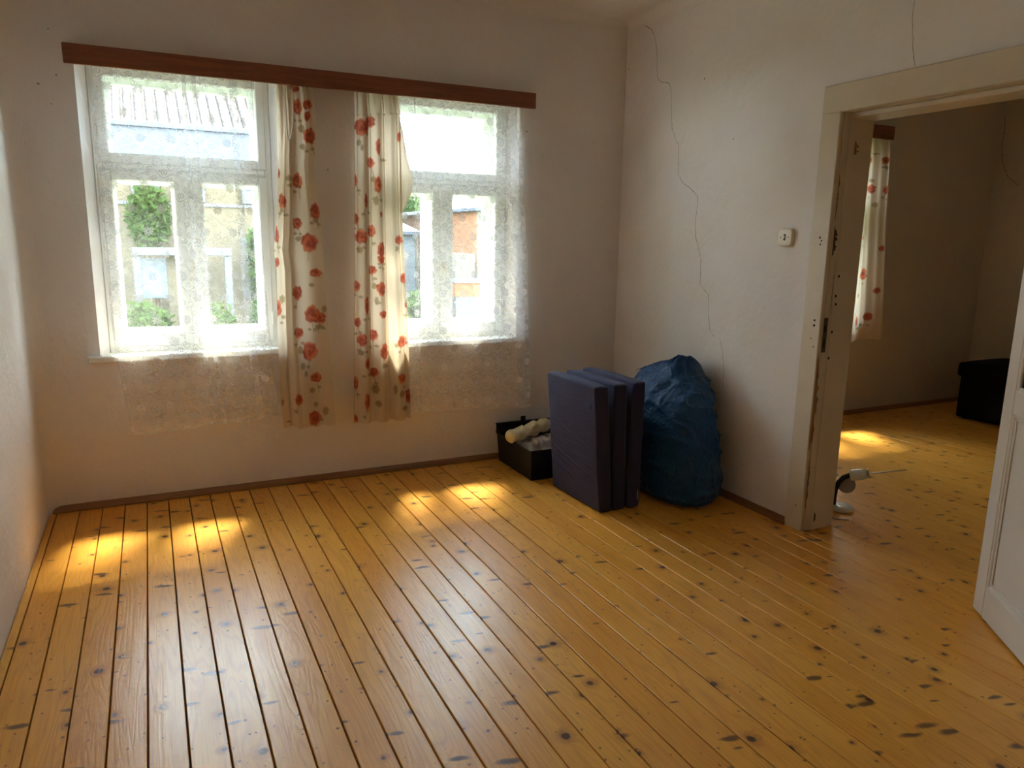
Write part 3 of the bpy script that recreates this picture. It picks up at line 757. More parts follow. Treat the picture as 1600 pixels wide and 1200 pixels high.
# ------------------------------------------------------------------ doorway trim, jambs and door
D0b, D1b = -2.765, -1.785
casing = tag(empty('trim_1', (XR, D1b, 0)), 'wide cream painted casing round the doorway with flaking jamb', 'door casing', kind='structure')
def loc(o): return o
def tb(name, mat, x0, x1, y0, y1, z0, z1, c=.002):
    return MB().box(x0-XR, x1-XR, y0-D1b, y1-D1b, z0, z1, c).build(name, mat, casing)
tb('casing_board', M['casing'], XR-.024, XR+.0, -1.792, -1.683, 0, 2.052, .004)
tb('casing_board', M['casing'], XR-.024, XR+.0, D0b-.11, D0b-.004, 0, 2.052, .004)
tb('casing_board', M['casing'], XR-.025, XR+.0, D0b-.11, -1.683, 2.050, 2.176, .004)
tb('casing_board', M['casing'], XN, XN+.020, -1.772, -1.68, 0, 2.056, .004)
tb('casing_board', M['casing'], XN, XN+.022, D0b-.11, D0b-.004, 0, 2.056, .004)
tb('casing_board', M['casing'], XN, XN+.022, D0b-.11, -1.68, 2.056, 2.18, .004)
jl = tb('jamb_lining', M['casing'], XR-.001, XN+.001, -1.7955, -1.7845, 0, 2.056, .001)
tb('jamb_lining', M['casing'], XR-.001, XN+.001, D0b-.0005, D0b+.010, 0, 2.056, .001)
tb('jamb_lining', M['casing'], XR-.001, XN+.001, D0b+.010, -1.7955, 2.048, 2.061, .001)
tb('door_stop', M['casing'], XR+.040, XN-.035, -1.8015, -1.7955, 0, 2.048, .003)
tb('door_stop', M['casing'], XR+.040, XN+.002, D0b+.010, D0b+.016, 0, 2.048, .003)
tb('door_stop', M['casing'], XR+.040, XN+.002, D0b+.016, -1.8015, 2.026, 2.048, .003)
# old strike plate, hinge scars and chipped paint on the jamb
mb = MB()
mb.box(XR-.004-XR, .022, -1.7985-D1b, -1.7955-D1b, .93, 1.10, .001); mb.build('strike_plate', M['iron'], casing)
for z0, z1, x0 in ((1.030, 1.062, -.002), (.955, .995, 0.0)):
    MB().box(x0, x0+.012, -1.7992-D1b, -1.7984-D1b, z0, z1).build('latch_slot', M['dark'], casing)
def chip(pts_z, xlo, xhi, name, mat, face=-1.7962):
    mb = MB(); P = []
    n = 26
    for i in range(n+1):
        z = pts_z[0]+(pts_z[1]-pts_z[0])*i/n
        a = min(1, 4*i/n, 4*(n-i)/n)
        x1 = xlo+(xhi-xlo)*a*random.uniform(.35, 1)
        P.append((xlo, x1, z))
    b = len(mb.v)
    for i, (x0, x1, z) in enumerate(P):
        mb.v += [(x0, face-D1b, z), (x1, face-D1b, z)]
        if i: mb.f.append((b+2*i-2, b+2*i-1, b+2*i+1, b+2*i))
    return mb.build(name, mat, casing, fix=False)
chip((.42, .93), -.022, .014, 'chipped_paint', M['bare'], -1.7966)
chip((.10, .40), -.010, .006, 'chipped_paint', M['bare'])
chip((1.39, 1.54), .004, .034, 'hinge_scar', M['iron'])
chip((1.55, 1.80), .000, .012, 'chipped_paint', M['bare'])
chip((1.10, 1.38), .030, .037, 'chipped_paint', M['bare'])
chip((1.86, 1.93), .075, .11, 'chipped_paint', M['bare'], -1.8022)
chip((.04, .10), .055, .075, 'chipped_paint', M['iron'], -1.8022)
for (y, z, rr) in ((-1.741, 1.482, .006), (-1.752, 1.467, .005), (-1.747, 1.450, .005), (-1.757, 1.085, .006), (-1.757, 1.06, .007), (-1.745, .995, .004), (-1.75, .13, .004), (-1.765, .955, .004)):
    mb = MB(); mb.lathe([(rr, -.0249), (rr*.8, -.0253)], (0, y-D1b, z), 'x', 8); mb.build('screw_hole', M['dark'], casing)
for (x, z) in ((.052, 1.205), (.058, 1.165), (.050, 1.03), (.045, .90), (.06, 1.30)):
    mb = MB(); mb.lathe([(.007, -1.8022-D1b), (.006, -1.8012-D1b)], (x, 0, z), 'y', 8); mb.build('screw_hole', M['dark'], casing)

door = tag(empty('door_1', (3.4786, -2.6790, 0), math.atan2(-.802, -.597)), 'cream painted panel door with glazed upper part standing open', 'door', kind='structure')
LW, TD = .93, .040
ST = .084
mb = MB()
mb.box(0, ST, 0, TD, .010, 2.035, .004); mb.box(LW-ST, LW, 0, TD, .010, 2.035, .004)
mb.box(ST, LW-ST, 0, TD, .010, .140, .002); mb.box(ST, LW-ST, 0, TD, .838, .928, .002); mb.box(ST, LW-ST, 0, TD, 1.935, 2.035, .002)
mb.build('frame', M['door'], door)
MB().box(ST-.005, LW-ST+.005, .014, .026, .135, .843).build('panel', M['door'], door)
for z0, z1 in ((.140, .838),):
    for yy in ((.000, .014), (.026, .040)):
        mb = MB(); mb.frame(ST-.004, LW-ST+.004, z0-.004, z1+.004, yy[0]+(.003 if yy[0] == 0 else 0), yy[1]-(.003 if yy[0] > 0 else 0), .016, .016, .016, .016, .004)
        mb.frame(ST+.012, LW-ST-.012, z0+.012, z1-.012, yy[0]+(.008 if yy[0] == 0 else 0), yy[1]-(.008 if yy[0] > 0 else 0), .010, .010, .010, .010, .002)
        mb.build('moulding', M['door'], door)
mb = MB(); mb.box(ST+.10, LW-ST-.10, .008, .016, .24, .74, .003); mb.build('raised_field', M['door'], door)
for yy in ((.003, .016), (.024, .037)):
    mb = MB(); mb.frame(ST-.004, LW-ST+.004, .924, 1.939, yy[0], yy[1], .018, .018, .018, .018, .004); mb.build('glazing_bead', M['door'], door)
tgl = NT('door_glass'); bn = tgl.bump(tgl.noise(tgl.obj(), 60, 2), .4, .004)
M['door_glass'] = tgl.principled((.42, .36, .22), .18, bn, Transmission__Weight=.55, IOR=1.3)
MB().box(ST-.002, LW-ST+.002, .018, .022, .926, 1.937).build('pane', M['door_glass'], door)
for z in (.25, 1.75):
    mb = MB(); mb.tube([(-.006, .044, z-.05), (-.006, .044, z+.05)], .007, 8); mb.build('hinge', M['iron'], door)

# ------------------------------------------------------------------ light switch
sw = tag(empty('light_switch', (XR, -1.514, 1.4825)), 'cream rounded rotary light switch on the wall beside the doorway', 'light switch')
def squircle(mb, prof, n=32, e=4.5):
    b = len(mb.v)
    for hw, hh, x in prof:
        for k in range(n):
            a = 2*PI*k/n; c, s = math.cos(a), math.sin(a)
            q = (abs(c)**e+abs(s)**e)**(-1/e)
            mb.v.append((x, hw*c*q, hh*s*q))
    for i in range(len(prof)-1):
        for k in range(n): mb.f.append((b+i*n+k, b+i*n+(k+1) % n, b+(i+1)*n+(k+1) % n, b+(i+1)*n+k))
    mb.f.append(tuple(b+(len(prof)-1)*n+k for k in range(n))); return mb
mb = MB(); squircle(mb, [(.047,.047,-.0005),(.050,.0475,-.006),(.049,.0465,-.013),(.045,.043,-.018),(.038,.036,-.020),(.015,.015,-.0205)]); mb.build('cover', M['switch'], sw, smooth=True)
mb = MB(); squircle(mb, [(.008,.016,-.0195),(.008,.016,-.0212)], 20, 3); mb.build('slot', M['dark'], sw)
mb = MB(); mb.box(-.027, -.020, -.004, .004, -.008, .010, .002); mb.build('toggle', M['switch'], sw)
for s in (-1, 1):
    mb = MB(); mb.lathe([(.003, -.0200), (.0028, -.0212)], (0, s*.026, 0), 'x', 10); mb.build('screw', M['iron'], sw)

# ------------------------------------------------------------------ value noise for soft shapes
def vnoise(P, scale, seed):
    g = np.random.default_rng(seed); T = g.random((32, 32, 32))
    Q = P*scale; i = np.floor(Q).astype(int); f = Q-i; f = f*f*(3-2*f); i &= 31
    out = 0
    for dx in (0, 1):
        for dy in (0, 1):
            for dz in (0, 1):
                w = (f[..., 0] if dx else 1-f[..., 0])*(f[..., 1] if dy else 1-f[..., 1])*(f[..., 2] if dz else 1-f[..., 2])
                out = out + w*T[(i[..., 0]+dx) & 31, (i[..., 1]+dy) & 31, (i[..., 2]+dz) & 31]
    return out*2-1
def ridged(P, s, seed): return 1-np.abs(vnoise(P, s, seed))
def rounded_block(hx, hy, hz, r, n):
    """closed soft block centred at the origin: welded grids of the six faces"""
    vs, fs = [], []
    H = np.array((hx, hy, hz))
    for ax in range(3):
        for s in (-1, 1):
            a, b = (ax+1) % 3, (ax+2) % 3
            na, nb = max(3, int(n*H[a]/max(H))), max(3, int(n*H[b]/max(H)))
            ga, gb = np.meshgrid(np.linspace(-1, 1, na+1), np.linspace(-1, 1, nb+1), indexing='ij')
            # cluster samples at the rounded rims
            ga, gb = np.sin(ga*PI/2*.86)/math.sin(PI/2*.86), np.sin(gb*PI/2*.86)/math.sin(PI/2*.86)
            p = np.zeros(ga.shape+(3,)); p[..., ax] = s*H[ax]; p[..., a] = ga*H[a]; p[..., b] = gb*H[b]
            c = np.clip(p, -(H-r), H-r); d = p-c; l = np.linalg.norm(d, axis=-1, keepdims=True); p = c+d/np.maximum(l, 1e-9)*r
            base = len(vs); vs += [tuple(q) for q in p.reshape(-1, 3)]
            for i in range(na):
                for j in range(nb):
                    q = (base+i*(nb+1)+j, base+(i+1)*(nb+1)+j, base+(i+1)*(nb+1)+j+1, base+i*(nb+1)+j+1)
                    fs.append(q)
    me = bpy.data.meshes.new('block'); me.from_pydata(vs, [], fs)
    bm = bmesh.new(); bm.from_mesh(me); bmesh.ops.remove_doubles(bm, verts=bm.verts, dist=1e-5)
    bmesh.ops.recalc_face_normals(bm, faces=bm.faces)
    bm.to_mesh(me); bm.free(); return me
def displace(me, fn):
    n = len(me.vertices); co = np.empty(n*3, np.float32); me.vertices.foreach_get('co', co); P = co.reshape(-1, 3).astype(float)
    P = fn(P); me.vertices.foreach_set('co', P.astype(np.float32).reshape(-1)); me.update(); return me

# ------------------------------------------------------------------ folded foam mattress
tf = NT('purple_stretch_cover'); v = tf.obj()
wr = tf.noise(tf.scale(v, (3, 5, 34)), 1.0, 3, .6, .5)
M['foam'] = tf.principled(tf.mix(tf.noise(v, 6, 3), (.012, .011, .056), (.017, .015, .072)), .85, tf.bump(tf.math('ADD', wr, tf.math('MULTIPLY', tf.noise(v, 300, 2), .1)), .5, .006), Sheen__Weight=.08, Sheen__Roughness=.5)
mat_root = tag(empty('folding_mattress', (2.655, -1.168, 0), math.radians(1.5)), 'dark purple folding foam mattress of three slabs standing on edge', 'mattress')
def slab(i, th, length, h, x0, lean, wr_amp, y0=0.0):
    me = rounded_block(th/2, length/2, h/2, .016, 200 if i == 0 else 110)
    g = np.random.default_rng(40+i)
    cre = [(g.uniform(.16, .56)*h*1.02, g.uniform(-.05, .15), g.uniform(.5, 1.1), g.uniform(.5, 1), g.uniform(.10, .20)) for _ in range(24)]
    def fn(P):
        s = (length/2 - P[:, 1])/length            # 0 at the far end, 1 at the near end
        z = P[:, 2]+h/2
        face = np.clip((np.abs(P[:, 0])-(th/2-.004))/.004, 0, 1)
        d = np.zeros(len(P))
        for zc, s0, s1, a, drop in cre:
            ln = zc+.06-drop*np.clip(s-s0, 0, 2)**.8
            win = np.clip((s-s0)/.1, 0, 1)*np.clip((s1-s)/.25, 0, 1)
            q = (z-ln)
            d += a*win*(np.exp(-(q/.0045)**2)-.6*np.exp(-((q+.010)/.007)**2))
        bulge = .010*np.cos(P[:, 1]/length*PI)*np.cos((P[:, 2])/h*PI)
        nz = vnoise(P+i*3.1, 7, 3+i)
        P[:, 0] += np.sign(P[:, 0])*face*(wr_amp*d + bulge + .003*nz)
        top = np.clip((P[:, 2]-(h/2-.01))/.01, 0, 1)
        P[:, 2] += top*(.004*vnoise(P*np.array((1, 1, 0))+i, 9, 9+i) - .006*(np.abs(P[:, 1])/(length/2))**4)
        P[:, 0] += th/2; P[:, 1] += length/2; P[:, 2] += h/2
        P[:, 0] += lean*P[:, 2]/h + x0
        P[:, 1] += y0
        P[:, 2] = np.maximum(P[:, 2], .0015)
        return P
    displace(me, fn); me.name = 'slab'
    return link('slab', me, M['foam'], mat_root, True)
s1 = slab(0, .084, .505, .705, 0.000, -.060, .0036)
slab(1, .084, .500, .708, .089, -.022, .0026, .004)
slab(2, .082, .515, .712, .180, .004, .0026, -.004)
mb = MB()
for (xa, ya) in ((.030, .08), (.030, .15)):
    pass
mb.box(-.0045, .002, .052, .108, .560, .585, .001); mb.xf(Matrix.Translation((-.050, 0, .012))); mb.build('care_label', M['foam'], s1)
mb = MB(); mb.box(.262, .2645, .0, .004, .045, .10, .0008); mb.xf(Matrix.Translation((-.02, -.0055, 0))); mb.build('zip_pull', M['cord'], mat_root)

# ------------------------------------------------------------------ blue rubbish sack
tb_ = NT('blue_polythene'); v = tb_.obj()
cr = tb_.noise(v, 16, 5, .65, .8); cr2 = tb_.noise(tb_.scale(v, (22, 6, 9)), 1.0, 4, .6, .7)
M['sack'] = tb_.principled(tb_.mix(tb_.noise(v, 5, 3), (.003, .038, .130), (.005, .062, .190)), .36,
      tb_.bump(tb_.math('ADD', cr, tb_.math('ADD', cr2, tb_.math('MULTIPLY', tb_.noise(v, 48, 4), .4))), .85, .016), Specular__IOR__Level=.32)
NU, NV = 200, 150
z_k = [0, .012, .05, .15, .30, .45, .58, .66, .71, .745, .765]
rx_k = [.120, .185, .212, .220, .216, .202, .178, .150, .120, .078, .028]
ry_k = [.26, .345, .375, .392, .382, .350, .310, .258, .180, .090, .025]
cy_k = [-.985, -.985, -.985, -.985, -.975, -.955, -.925, -.900, -.900, -.930, -.965]
cx_k = [3.235, 3.235, 3.238, 3.240, 3.245, 3.255, 3.275, 3.295, 3.310, 3.320, 3.325]
tt = np.linspace(0, 1, NV)[:, None]
zz = .765*(tt**.92); th = np.linspace(0, 2*PI, NU, endpoint=False)[None, :]
ip = lambda k: np.interp(zz, z_k, k)
cs, sn = np.cos(th), np.sin(th)
e = 2.5; q = (np.abs(cs)**e+np.abs(sn)**e)**(-1/e)
X = ip(cx_k)+ip(rx_k)*cs*q; Y = ip(cy_k)+ip(ry_k)*sn*q; Z = zz+0*th
Pn = stk([X, Y, Z], -1)
nrm = stk([cs*q+0*zz, sn*q+0*zz, .25*(zz-.3)/.4+0*th], -1); nrm /= np.linalg.norm(nrm, axis=-1, keepdims=True)
W1 = vnoise(Pn, 4.2, 21)*.026 + (ridged(stk([Pn[..., 0], .9*Pn[..., 1]+.6*Pn[..., 2], 1.9*Pn[..., 2]-.7*Pn[..., 1]]), 6.5, 22)**4)*.015 + (ridged(Pn+.3*vnoise(Pn, 5, 27)[..., None], 13.0, 23)**5)*.008 - .014
gath = np.clip((zz-.55)/.2, 0, 1)
W1 = W1 + gath*.007*np.sin(th*13+vnoise(Pn, 6, 25)*3)
fade = np.clip(zz/.03, 0, 1)
Pn = Pn + nrm*(W1*fade)[..., None]
Pn[..., 2] = Pn[..., 2] + gath*.014*vnoise(Pn, 14, 26) + gath*.030*np.exp(-((Pn[..., 1]+.985)/.05)**2)
Pn[..., 2] = np.maximum(Pn[..., 2], .002); Pn[0, :, 2] = .002
Pn[..., 0] = np.minimum(Pn[..., 0], XR-.014+.006*np.clip(vnoise(Pn, 9, 28), -1, 1))
low = np.clip((.06-Pn[..., 2])/.05, 0, 1); Pn[..., 0] = np.minimum(Pn[..., 0], XR-.012-.026*low)
sack = tag(grid_mesh('rubbish_sack', Pn, M['sack'], close_u=True), 'full blue plastic sack leaning against the cracked wall', 'bag')
bm = bmesh.new(); bm.from_mesh(sack.data); bm.verts.ensure_lookup_table()
bm.faces.new([bm.verts[i] for i in range(NU)][::-1]); bm.faces.new([bm.verts[(NV-1)*NU+i] for i in range(NU)]); bmesh.ops.recalc_face_normals(bm, faces=bm.faces)
bm.to_mesh(sack.data); bm.free()
th1 = np.linspace(0, 1, 40)[:, None]; v1 = np.linspace(0, 1, 34)[None, :]           # crumpled mouth of the sack
Pk = stk([3.30+.05*np.sin(th1*9)+0*v1, -1.075+.52*th1+0*v1, .650+.085*v1*np.sin(PI*np.clip(th1*.9+.08, 0, 1))**.7*(.5+.5*np.exp(-((th1-.16)/.12)**2))+0*th1], -1)
Pk[..., 0] += .030*vnoise(Pk, 13, 31)*(.3+v1)-.03*v1; Pk[..., 2] += .018*vnoise(Pk, 18, 32)*v1
Pk[..., 0] = np.minimum(Pk[..., 0], XR-.02)
ms = grid_mesh('crumpled_mouth', Pk, M['sack'], sack)
so = ms.modifiers.new('thick', 'SOLIDIFY'); so.thickness = .002

# ------------------------------------------------------------------ black tool box with things in it
tbx = tag(empty('tool_box', (2.745, -.300, 0)), 'open black plastic crate standing on the floor below the lace curtain', 'crate')
def tray(x0, x1, y0, y1, z0, z1, tp, t):
    mb = MB()
    o = [(x0+tp, y0+tp), (x1-tp, y0+tp), (x1-tp, y1-tp), (x0+tp, y1-tp)]; O = [(x0, y0), (x1, y0), (x1, y1), (x0, y1)]
    i_ = [(x0+tp+t, y0+tp+t), (x1-tp-t, y0+tp+t), (x1-tp-t, y1-tp-t), (x0+tp+t, y1-tp-t)]; I = [(x0+t, y0+t), (x1-t, y0+t), (x1-t, y1-t), (x0+t, y1-t)]
    vs = [(*p, z0) for p in o]+[(*p, z1) for p in O]+[(*p, z1) for p in I]+[(*p, z0+t) for p in i_]
    fs = [(0, 3, 2, 1), (12, 13, 14, 15)]
    for a, b in ((0, 4), (4, 8), (8, 12)):
        for k in range(4): fs.append((a+k, a+(k+1) % 4, b+(k+1) % 4, b+k))
    return mb.add(vs, fs)
tray(-.190, .190, -.245, .245, .001, .190, .012, .005).build('body', M['black'], tbx)
mb = MB(); mb.box(-.196, -.189, -.250, .250, .182, .194, .002); mb.box(.189, .196, -.250, .250, .182, .194, .002); mb.box(-.189, .189, -.250, -.243, .182, .194, .002); mb.box(-.189, .189, .243, .250, .182, .194, .002)
mb.build('rim', M['black'], tbx)
mb = MB(); mb.box(-.198, .198, .236, .246, .194, .250, .003); mb.box(-.200, .200, .226, .252, .244, .256, .004); mb.box(-.200, .200, .230, .252, .198, .205, .002)
mb.build('lid', M['black'], tbx)
mb = MB(); mb.box(-.020, .016, .232, .240, .248, .288, .003); mb.box(-.014, .010, .229, .233, .252, .282, .002); mb.build('latch', M['black'], tbx)
tc_ = NT('grey_cloth'); M['cloth'] = tc_.principled(tc_.mix(tc_.noise(tc_.obj(), 14, 3), (.30, .25, .24), (.50, .43, .40)), .85, tc_.bump(tc_.noise(tc_.obj(), 60, 3), .4, .004))
u_, w_ = np.meshgrid(np.linspace(-1, 1, 60), np.linspace(-1, 1, 70), indexing='ij')
Pc = stk([2.75+.165*u_, -.30+.215*w_, .120+.060*(1-np.abs(u_)**3)*(1-np.abs(w_)**3)+0*u_], -1)
Pc[..., 2] += .022*vnoise(Pc, 13, 51)+.018*ridged(Pc, 21, 52)**3 + .045*np.exp(-((Pc[..., 0]-2.72)/.07)**2-((Pc[..., 1]+.42)/.06)**2)
tag(grid_mesh('rag', Pc, M['cloth']), 'crumpled pale grey rag stuffed in the black crate', 'rag')
tr_ = NT('cream_wrap'); v = tr_.obj(); wv = tr_.noise(tr_.scale(v, (8, 8, 26)), 1.0, 4, .6, .8)
M['wrap'] = tr_.principled(tr_.mix(wv, (.60, .48, .24), (.86, .76, .50)), .42, tr_.bump(wv, .5, .01), Sheen__Weight=.1)
pts = []
A, B = np.array((2.505, -.305, .222)), np.array((2.860, -.225, .268))
n_, m_ = 70, 32
ax = (B-A)/np.linalg.norm(B-A); sd = np.cross(ax, (0, 0, 1)); sd /= np.linalg.norm(sd); up = np.cross(sd, ax)
t1 = np.linspace(0, 1, n_)[:, None]; a1 = np.linspace(0, 2*PI, m_, endpoint=False)[None, :]
rr = .041*np.sqrt(np.clip(1-np.clip((.14-t1)/.14, 0, 1)**2, 0.02, 1))*(1+.10*np.sin(t1*24)+.06*np.sin(t1*11+1)+.06*np.sin(a1*3+t1*22))*np.clip((1.02-t1)/.08, .3, 1)
rr = rr*(1+.16*(ridged(stk([t1*.36*1.6+0*a1, np.cos(a1-t1*7)*.05+0*t1, np.sin(a1-t1*7)*.05+0*t1]), 16, 61)**3-.45))
Pr = A+ax*(t1*np.linalg.norm(B-A))[..., None]+(rr*np.cos(a1))[..., None]*up+(rr*np.sin(a1))[..., None]*sd
roll = tag(grid_mesh('wrapped_roll', Pr, M['wrap'], close_u=True), 'cream twisted roll lying across the rim of the black crate', 'roll')
bm = bmesh.new(); bm.from_mesh(roll.data); bm.verts.ensure_lookup_table()
bm.faces.new([bm.verts[i] for i in range(m_)][::-1]); bm.faces.new([bm.verts[(n_-1)*m_+i] for i in range(m_)]); bm.to_mesh(roll.data); bm.free()
mb = MB(); mb.tube([A+up*.034*1.02+ax*.05, A+up*.018+ax*.012, A+ax*.006-up*.004, A-up*.022+ax*.018], .0022, 6); mb.build('string', M['bare'], roll)
tape = tag(empty('metal_can', (2.640, -.440, .212)), 'small grey metal can lying in the black crate', 'can')
mr = Matrix.Rotation(math.radians(62), 4, 'X') @ Matrix.Rotation(math.radians(-24), 4, 'Y')
mb = MB(); mb.lathe([(.0, -.04), (.022, -.04), (.024, -.036), (.024, .020), (.026, .024), (.026, .028), (.017, .029), (.016, .022)], n=24); mb.xf(mr)
M['can'] = mat_simple('dull_tin', (.50, .42, .40), .35, .1, Metallic=.5)
mb.build('body', M['can'], tape, smooth=False)
mb = MB(); mb.lathe([(.016, .020), (.014, .034), (.0, .036)], n=20); mb.xf(mr); mb.build('cap', M['white_pl'], tape)

# ------------------------------------------------------------------ next room: ottoman and small appliance
ot = tag(empty('ottoman', (7.04, -.86, 0)), 'black upholstered ottoman with overhanging padded lid at the far wall of the next room', 'ottoman')
me = rounded_block(.300, .400, .178, .012, 26); displace(me, lambda P: P+np.array((0, 0, .193))); link('body', me, M['black_fab'], ot, True)
me = rounded_block(.325, .425, .062, .030, 30); displace(me, lambda P: P+np.array((0, 0, .425))+stk([0*P[:, 0], 0*P[:, 0], np.where(P[:, 2] > 0, .022*np.cos(P[:, 0]/.325*1.5)*np.cos(P[:, 1]/.425*1.5), 0)], -1)); link('lid', me, M['black_fab'], ot, True)
for sx in (-1, 1):
    for sy in (-1, 1):
        mb = MB(); mb.lathe([(.018, 0), (.024, .02)], (sx*.25, sy*.34, .0005), n=12); mb.build('foot', M['black'], ot)
ap = tag(empty('small_appliance', (3.934, -1.656, 0)), 'small white appliance with bent black arm and thin rod standing past the jamb', 'appliance')
rt = np.array((.623, -.783, 0)); fw = np.array((.783, .623, 0)); uz = np.array((0, 0, 1.0))
pt = lambda r_, z_, f_=0: tuple(rt*r_+fw*f_+uz*z_)
mb = MB(); mb.lathe([(.058, .001), (.061, .006), (.060, .018), (.052, .026), (.020, .030)], n=32); mb.build('foot', M['white_pl'], ap, smooth=True)
mb = MB(); mb.tube([pt(-.046, .024), pt(-.046, .07), pt(-.043, .115), pt(-.030, .155), pt(-.008, .188), pt(.025, .208)], [.015, .015, .0145, .014, .014, .013], 12); mb.build('arm', M['black'], ap, smooth=True)
ctr = Vector(pt(.066, .216))
hx = Vector(rt)*.95+Vector(uz)*.25; hx.normalize()
rot = Vector((0, 0, 1)).rotation_difference(hx).to_matrix().to_4x4(); rot.translation = ctr
mb = MB(); mb.lathe([(.012, -.046), (.027, -.044), (.031, -.034), (.031, .020), (.026, .034), (.014, .040)], n=26); mb.xf(rot); mb.build('head', M['white_pl'], ap, smooth=True)
mb = MB(); mb.lathe([(.006, .040), (.026, .046), (.027, .050), (.008, .052)], n=20); mb.xf(rot); mb.build('guard', M['steel'], ap)
mb = MB(); mb.tube([pt(.108, .226), pt(.200, .252), pt(.290, .278)], [.0038, .0034, .003], 8); mb.build('rod', M['steel'], ap)
fr = Vector((0, 0, 1)).rotation_difference(Vector(-fw)*.95+Vector(uz)*.2).to_matrix().to_4x4(); fr.translation = Vector(pt(.010, .140, .030))
mb = MB(); mb.lathe([(.040, -.008), (.047, -.004), (.047, .004), (.040, .008)], n=30); mb.xf(fr); mb.build('plate', M['grey_pl'], ap, smooth=False)
mb = MB(); mb.tube([pt(-.046, .045, -.01), pt(-.066, .055, -.01), pt(-.068, .075, -.01)], .006, 8); mb.tube([pt(-.050, .10, 0), pt(-.072, .17, .01), pt(-.04, .20, .01)], .012, 8); mb.build('bracket', M['white_pl'], ap, smooth=True)
mb = MB(); mb.tube([(.0, .03, .02), (-.06, .02, .006), (-.13, -.02, .004), (-.16, -.09, .004), (-.10, -.13, .004)], .0035, 8); mb.build('cord', M['grey_pl'], ap, smooth=True)

# ------------------------------------------------------------------ outside the windows
GZ = -.62
M['grass'] = mat_simple('mown_grass', (.035, .07, .015), .9, .4, 1.5, .6, 30)
M['ochre'] = mat_simple('ochre_stucco', (.085, .066, .038), .9, .08, 1.2, .3, 30)
M['white_out'] = mat_simple('white_outdoor_paint', (.065, .065, .070), .6, .05, 2)
M['orange'] = mat_simple('orange_stucco', (.13, .050, .016), .9, .08, 1.2, .3, 30)
M['beige_out'] = mat_simple('beige_stucco', (.08, .068, .052), .9, .08, 1.2, .3, 30)
M['metal_roof'] = mat_simple('grey_sheet_roof', (.032, .040, .056), .5, .08, 1.5)
M['grey_wall'] = mat_simple('blue_grey_render', (.07, .09, .105), .9, .06, 1.5)
M['dark_pane'] = mat_simple('dark_window_glass', (.10, .13, .17), .1, .1)
M['bark'] = mat_simple('tree_bark', (.16, .11, .07), .95, .2, 8, .6, 30)
M['tile'] = mat_simple('clay_roof_tile', (.026, .018, .0175), .8, .2, 3, .3, 30)
def mat_leaf(name, a, b):
    t = NT(name); r_ = t.noise(t.obj(), 3.0, 3)
    c = t.mix(r_, a, b)
    d = t.n('ShaderNodeBsdfDiffuse', Color=c).outputs[0]; tr = t.n('ShaderNodeBsdfTranslucent', Color=c).outputs[0]
    return t.surf(t.n('ShaderNodeMixShader', i0=.4, i1=d, i2=tr).outputs[0])
M['leaf'] = mat_leaf('fresh_leaves', (.026, .055, .014), (.065, .095, .028))
M['leaf2'] = mat_leaf('deep_leaves', (.025, .055, .02), (.06, .11, .035))
tag(MB().box(-14, 24, .58, 34, GZ-.2, GZ).build('ground', M['grass']), 'green lawn outside the windows', 'lawn', kind='structure')
def leaf_mesh(center, rad, n, size, seed, shell=.55):
    g = np.random.default_rng(seed)
    d = g.normal(size=(n, 3)); d /= np.linalg.norm(d, axis=1)[:, None]
    r_ = (shell+(1-shell)*g.random(n))[:, None]
    c = np.array(center)+d*r_*np.array(rad)+g.normal(size=(n, 3))*.05
    a = g.normal(size=(n, 3)); a /= np.linalg.norm(a, axis=1)[:, None]
    b = np.cross(a, g.normal(size=(n, 3))); b /= np.linalg.norm(b, axis=1)[:, None]
    s = (size*(.6+.8*g.random(n)))[:, None]
    V = stk([c-a*s, c+b*s*.45, c+a*s, c-b*s*.45], 1).reshape(-1, 3)
    return V, [(4*i, 4*i+1, 4*i+2, 4*i+3) for i in range(n)]
def bush(name, loc_, rad, n, size, mat, seed, label, trunk, group=None, cat='bush'):
    root = tag(empty(name, loc_), label, cat, group)
    mb = MB(); h = trunk+rad[2]*.5
    for k in range(3):
        a = k*2.1+seed; mb.tube([(0, 0, 0), (.06*math.cos(a), .06*math.sin(a), h*.5), (rad[0]*.4*math.cos(a), rad[1]*.4*math.sin(a), h)], [.05+.02*trunk, .035, .012], 7)
    mb.build('trunk', M['bark'], root)
    V, F = leaf_mesh((0, 0, trunk+rad[2]), rad, n, size, seed)
    mb = MB(); mb.v = [tuple(p) for p in V]; mb.f = F
    o = mb.build('foliage', mat, root, fix=False); o['kind'] = 'stuff'
    return root
# house across the street
def house_window(root, cx, cz, w, h, y):
    mb = MB(); mb.frame(cx-w/2, cx+w/2, cz-h/2, cz+h/2, y-.06, y+.02, .09, .09, .09, .09, .005); mb.box(cx-.025, cx+.025, y-.05, y+.02, cz-h/2+.09, cz+h/2-.09, .003)
    f = mb.build('window', M['white_out'], root)
    MB().box(cx-w/2+.08, cx+w/2-.08, y-.02, y+.02, cz-h/2+.08, cz+h/2-.08).build('pane', M['dark_pane'], f)
h1 = tag(empty('house', (0, 12, GZ)), 'ochre house with grey eaves and clay roof across the street', 'house')
y0 = 0
MB().box(-6.0, 4.6, 0, 8, 0, 3.46).build('wall', M['ochre'], h1)
mb = MB(); mb.box(-6.3, 4.9, -.06, .28, 3.46, 4.14, .01); mb.box(-6.3, 4.9, -.14, -.06, 4.04, 4.14, .01); mb.box(-6.3, 4.9, -.09, -.06, 3.46, 3.56, .005)
mb.build('eaves', M['metal_roof'], h1)
mb = MB()
for i in range(56):                                                   # rounded tile columns of the main roof
    xx = -6.3+i*.2
    mb.tube([(xx+.1, .30, 4.14), (xx+.1, 4.2, 6.6)], .075, 6)
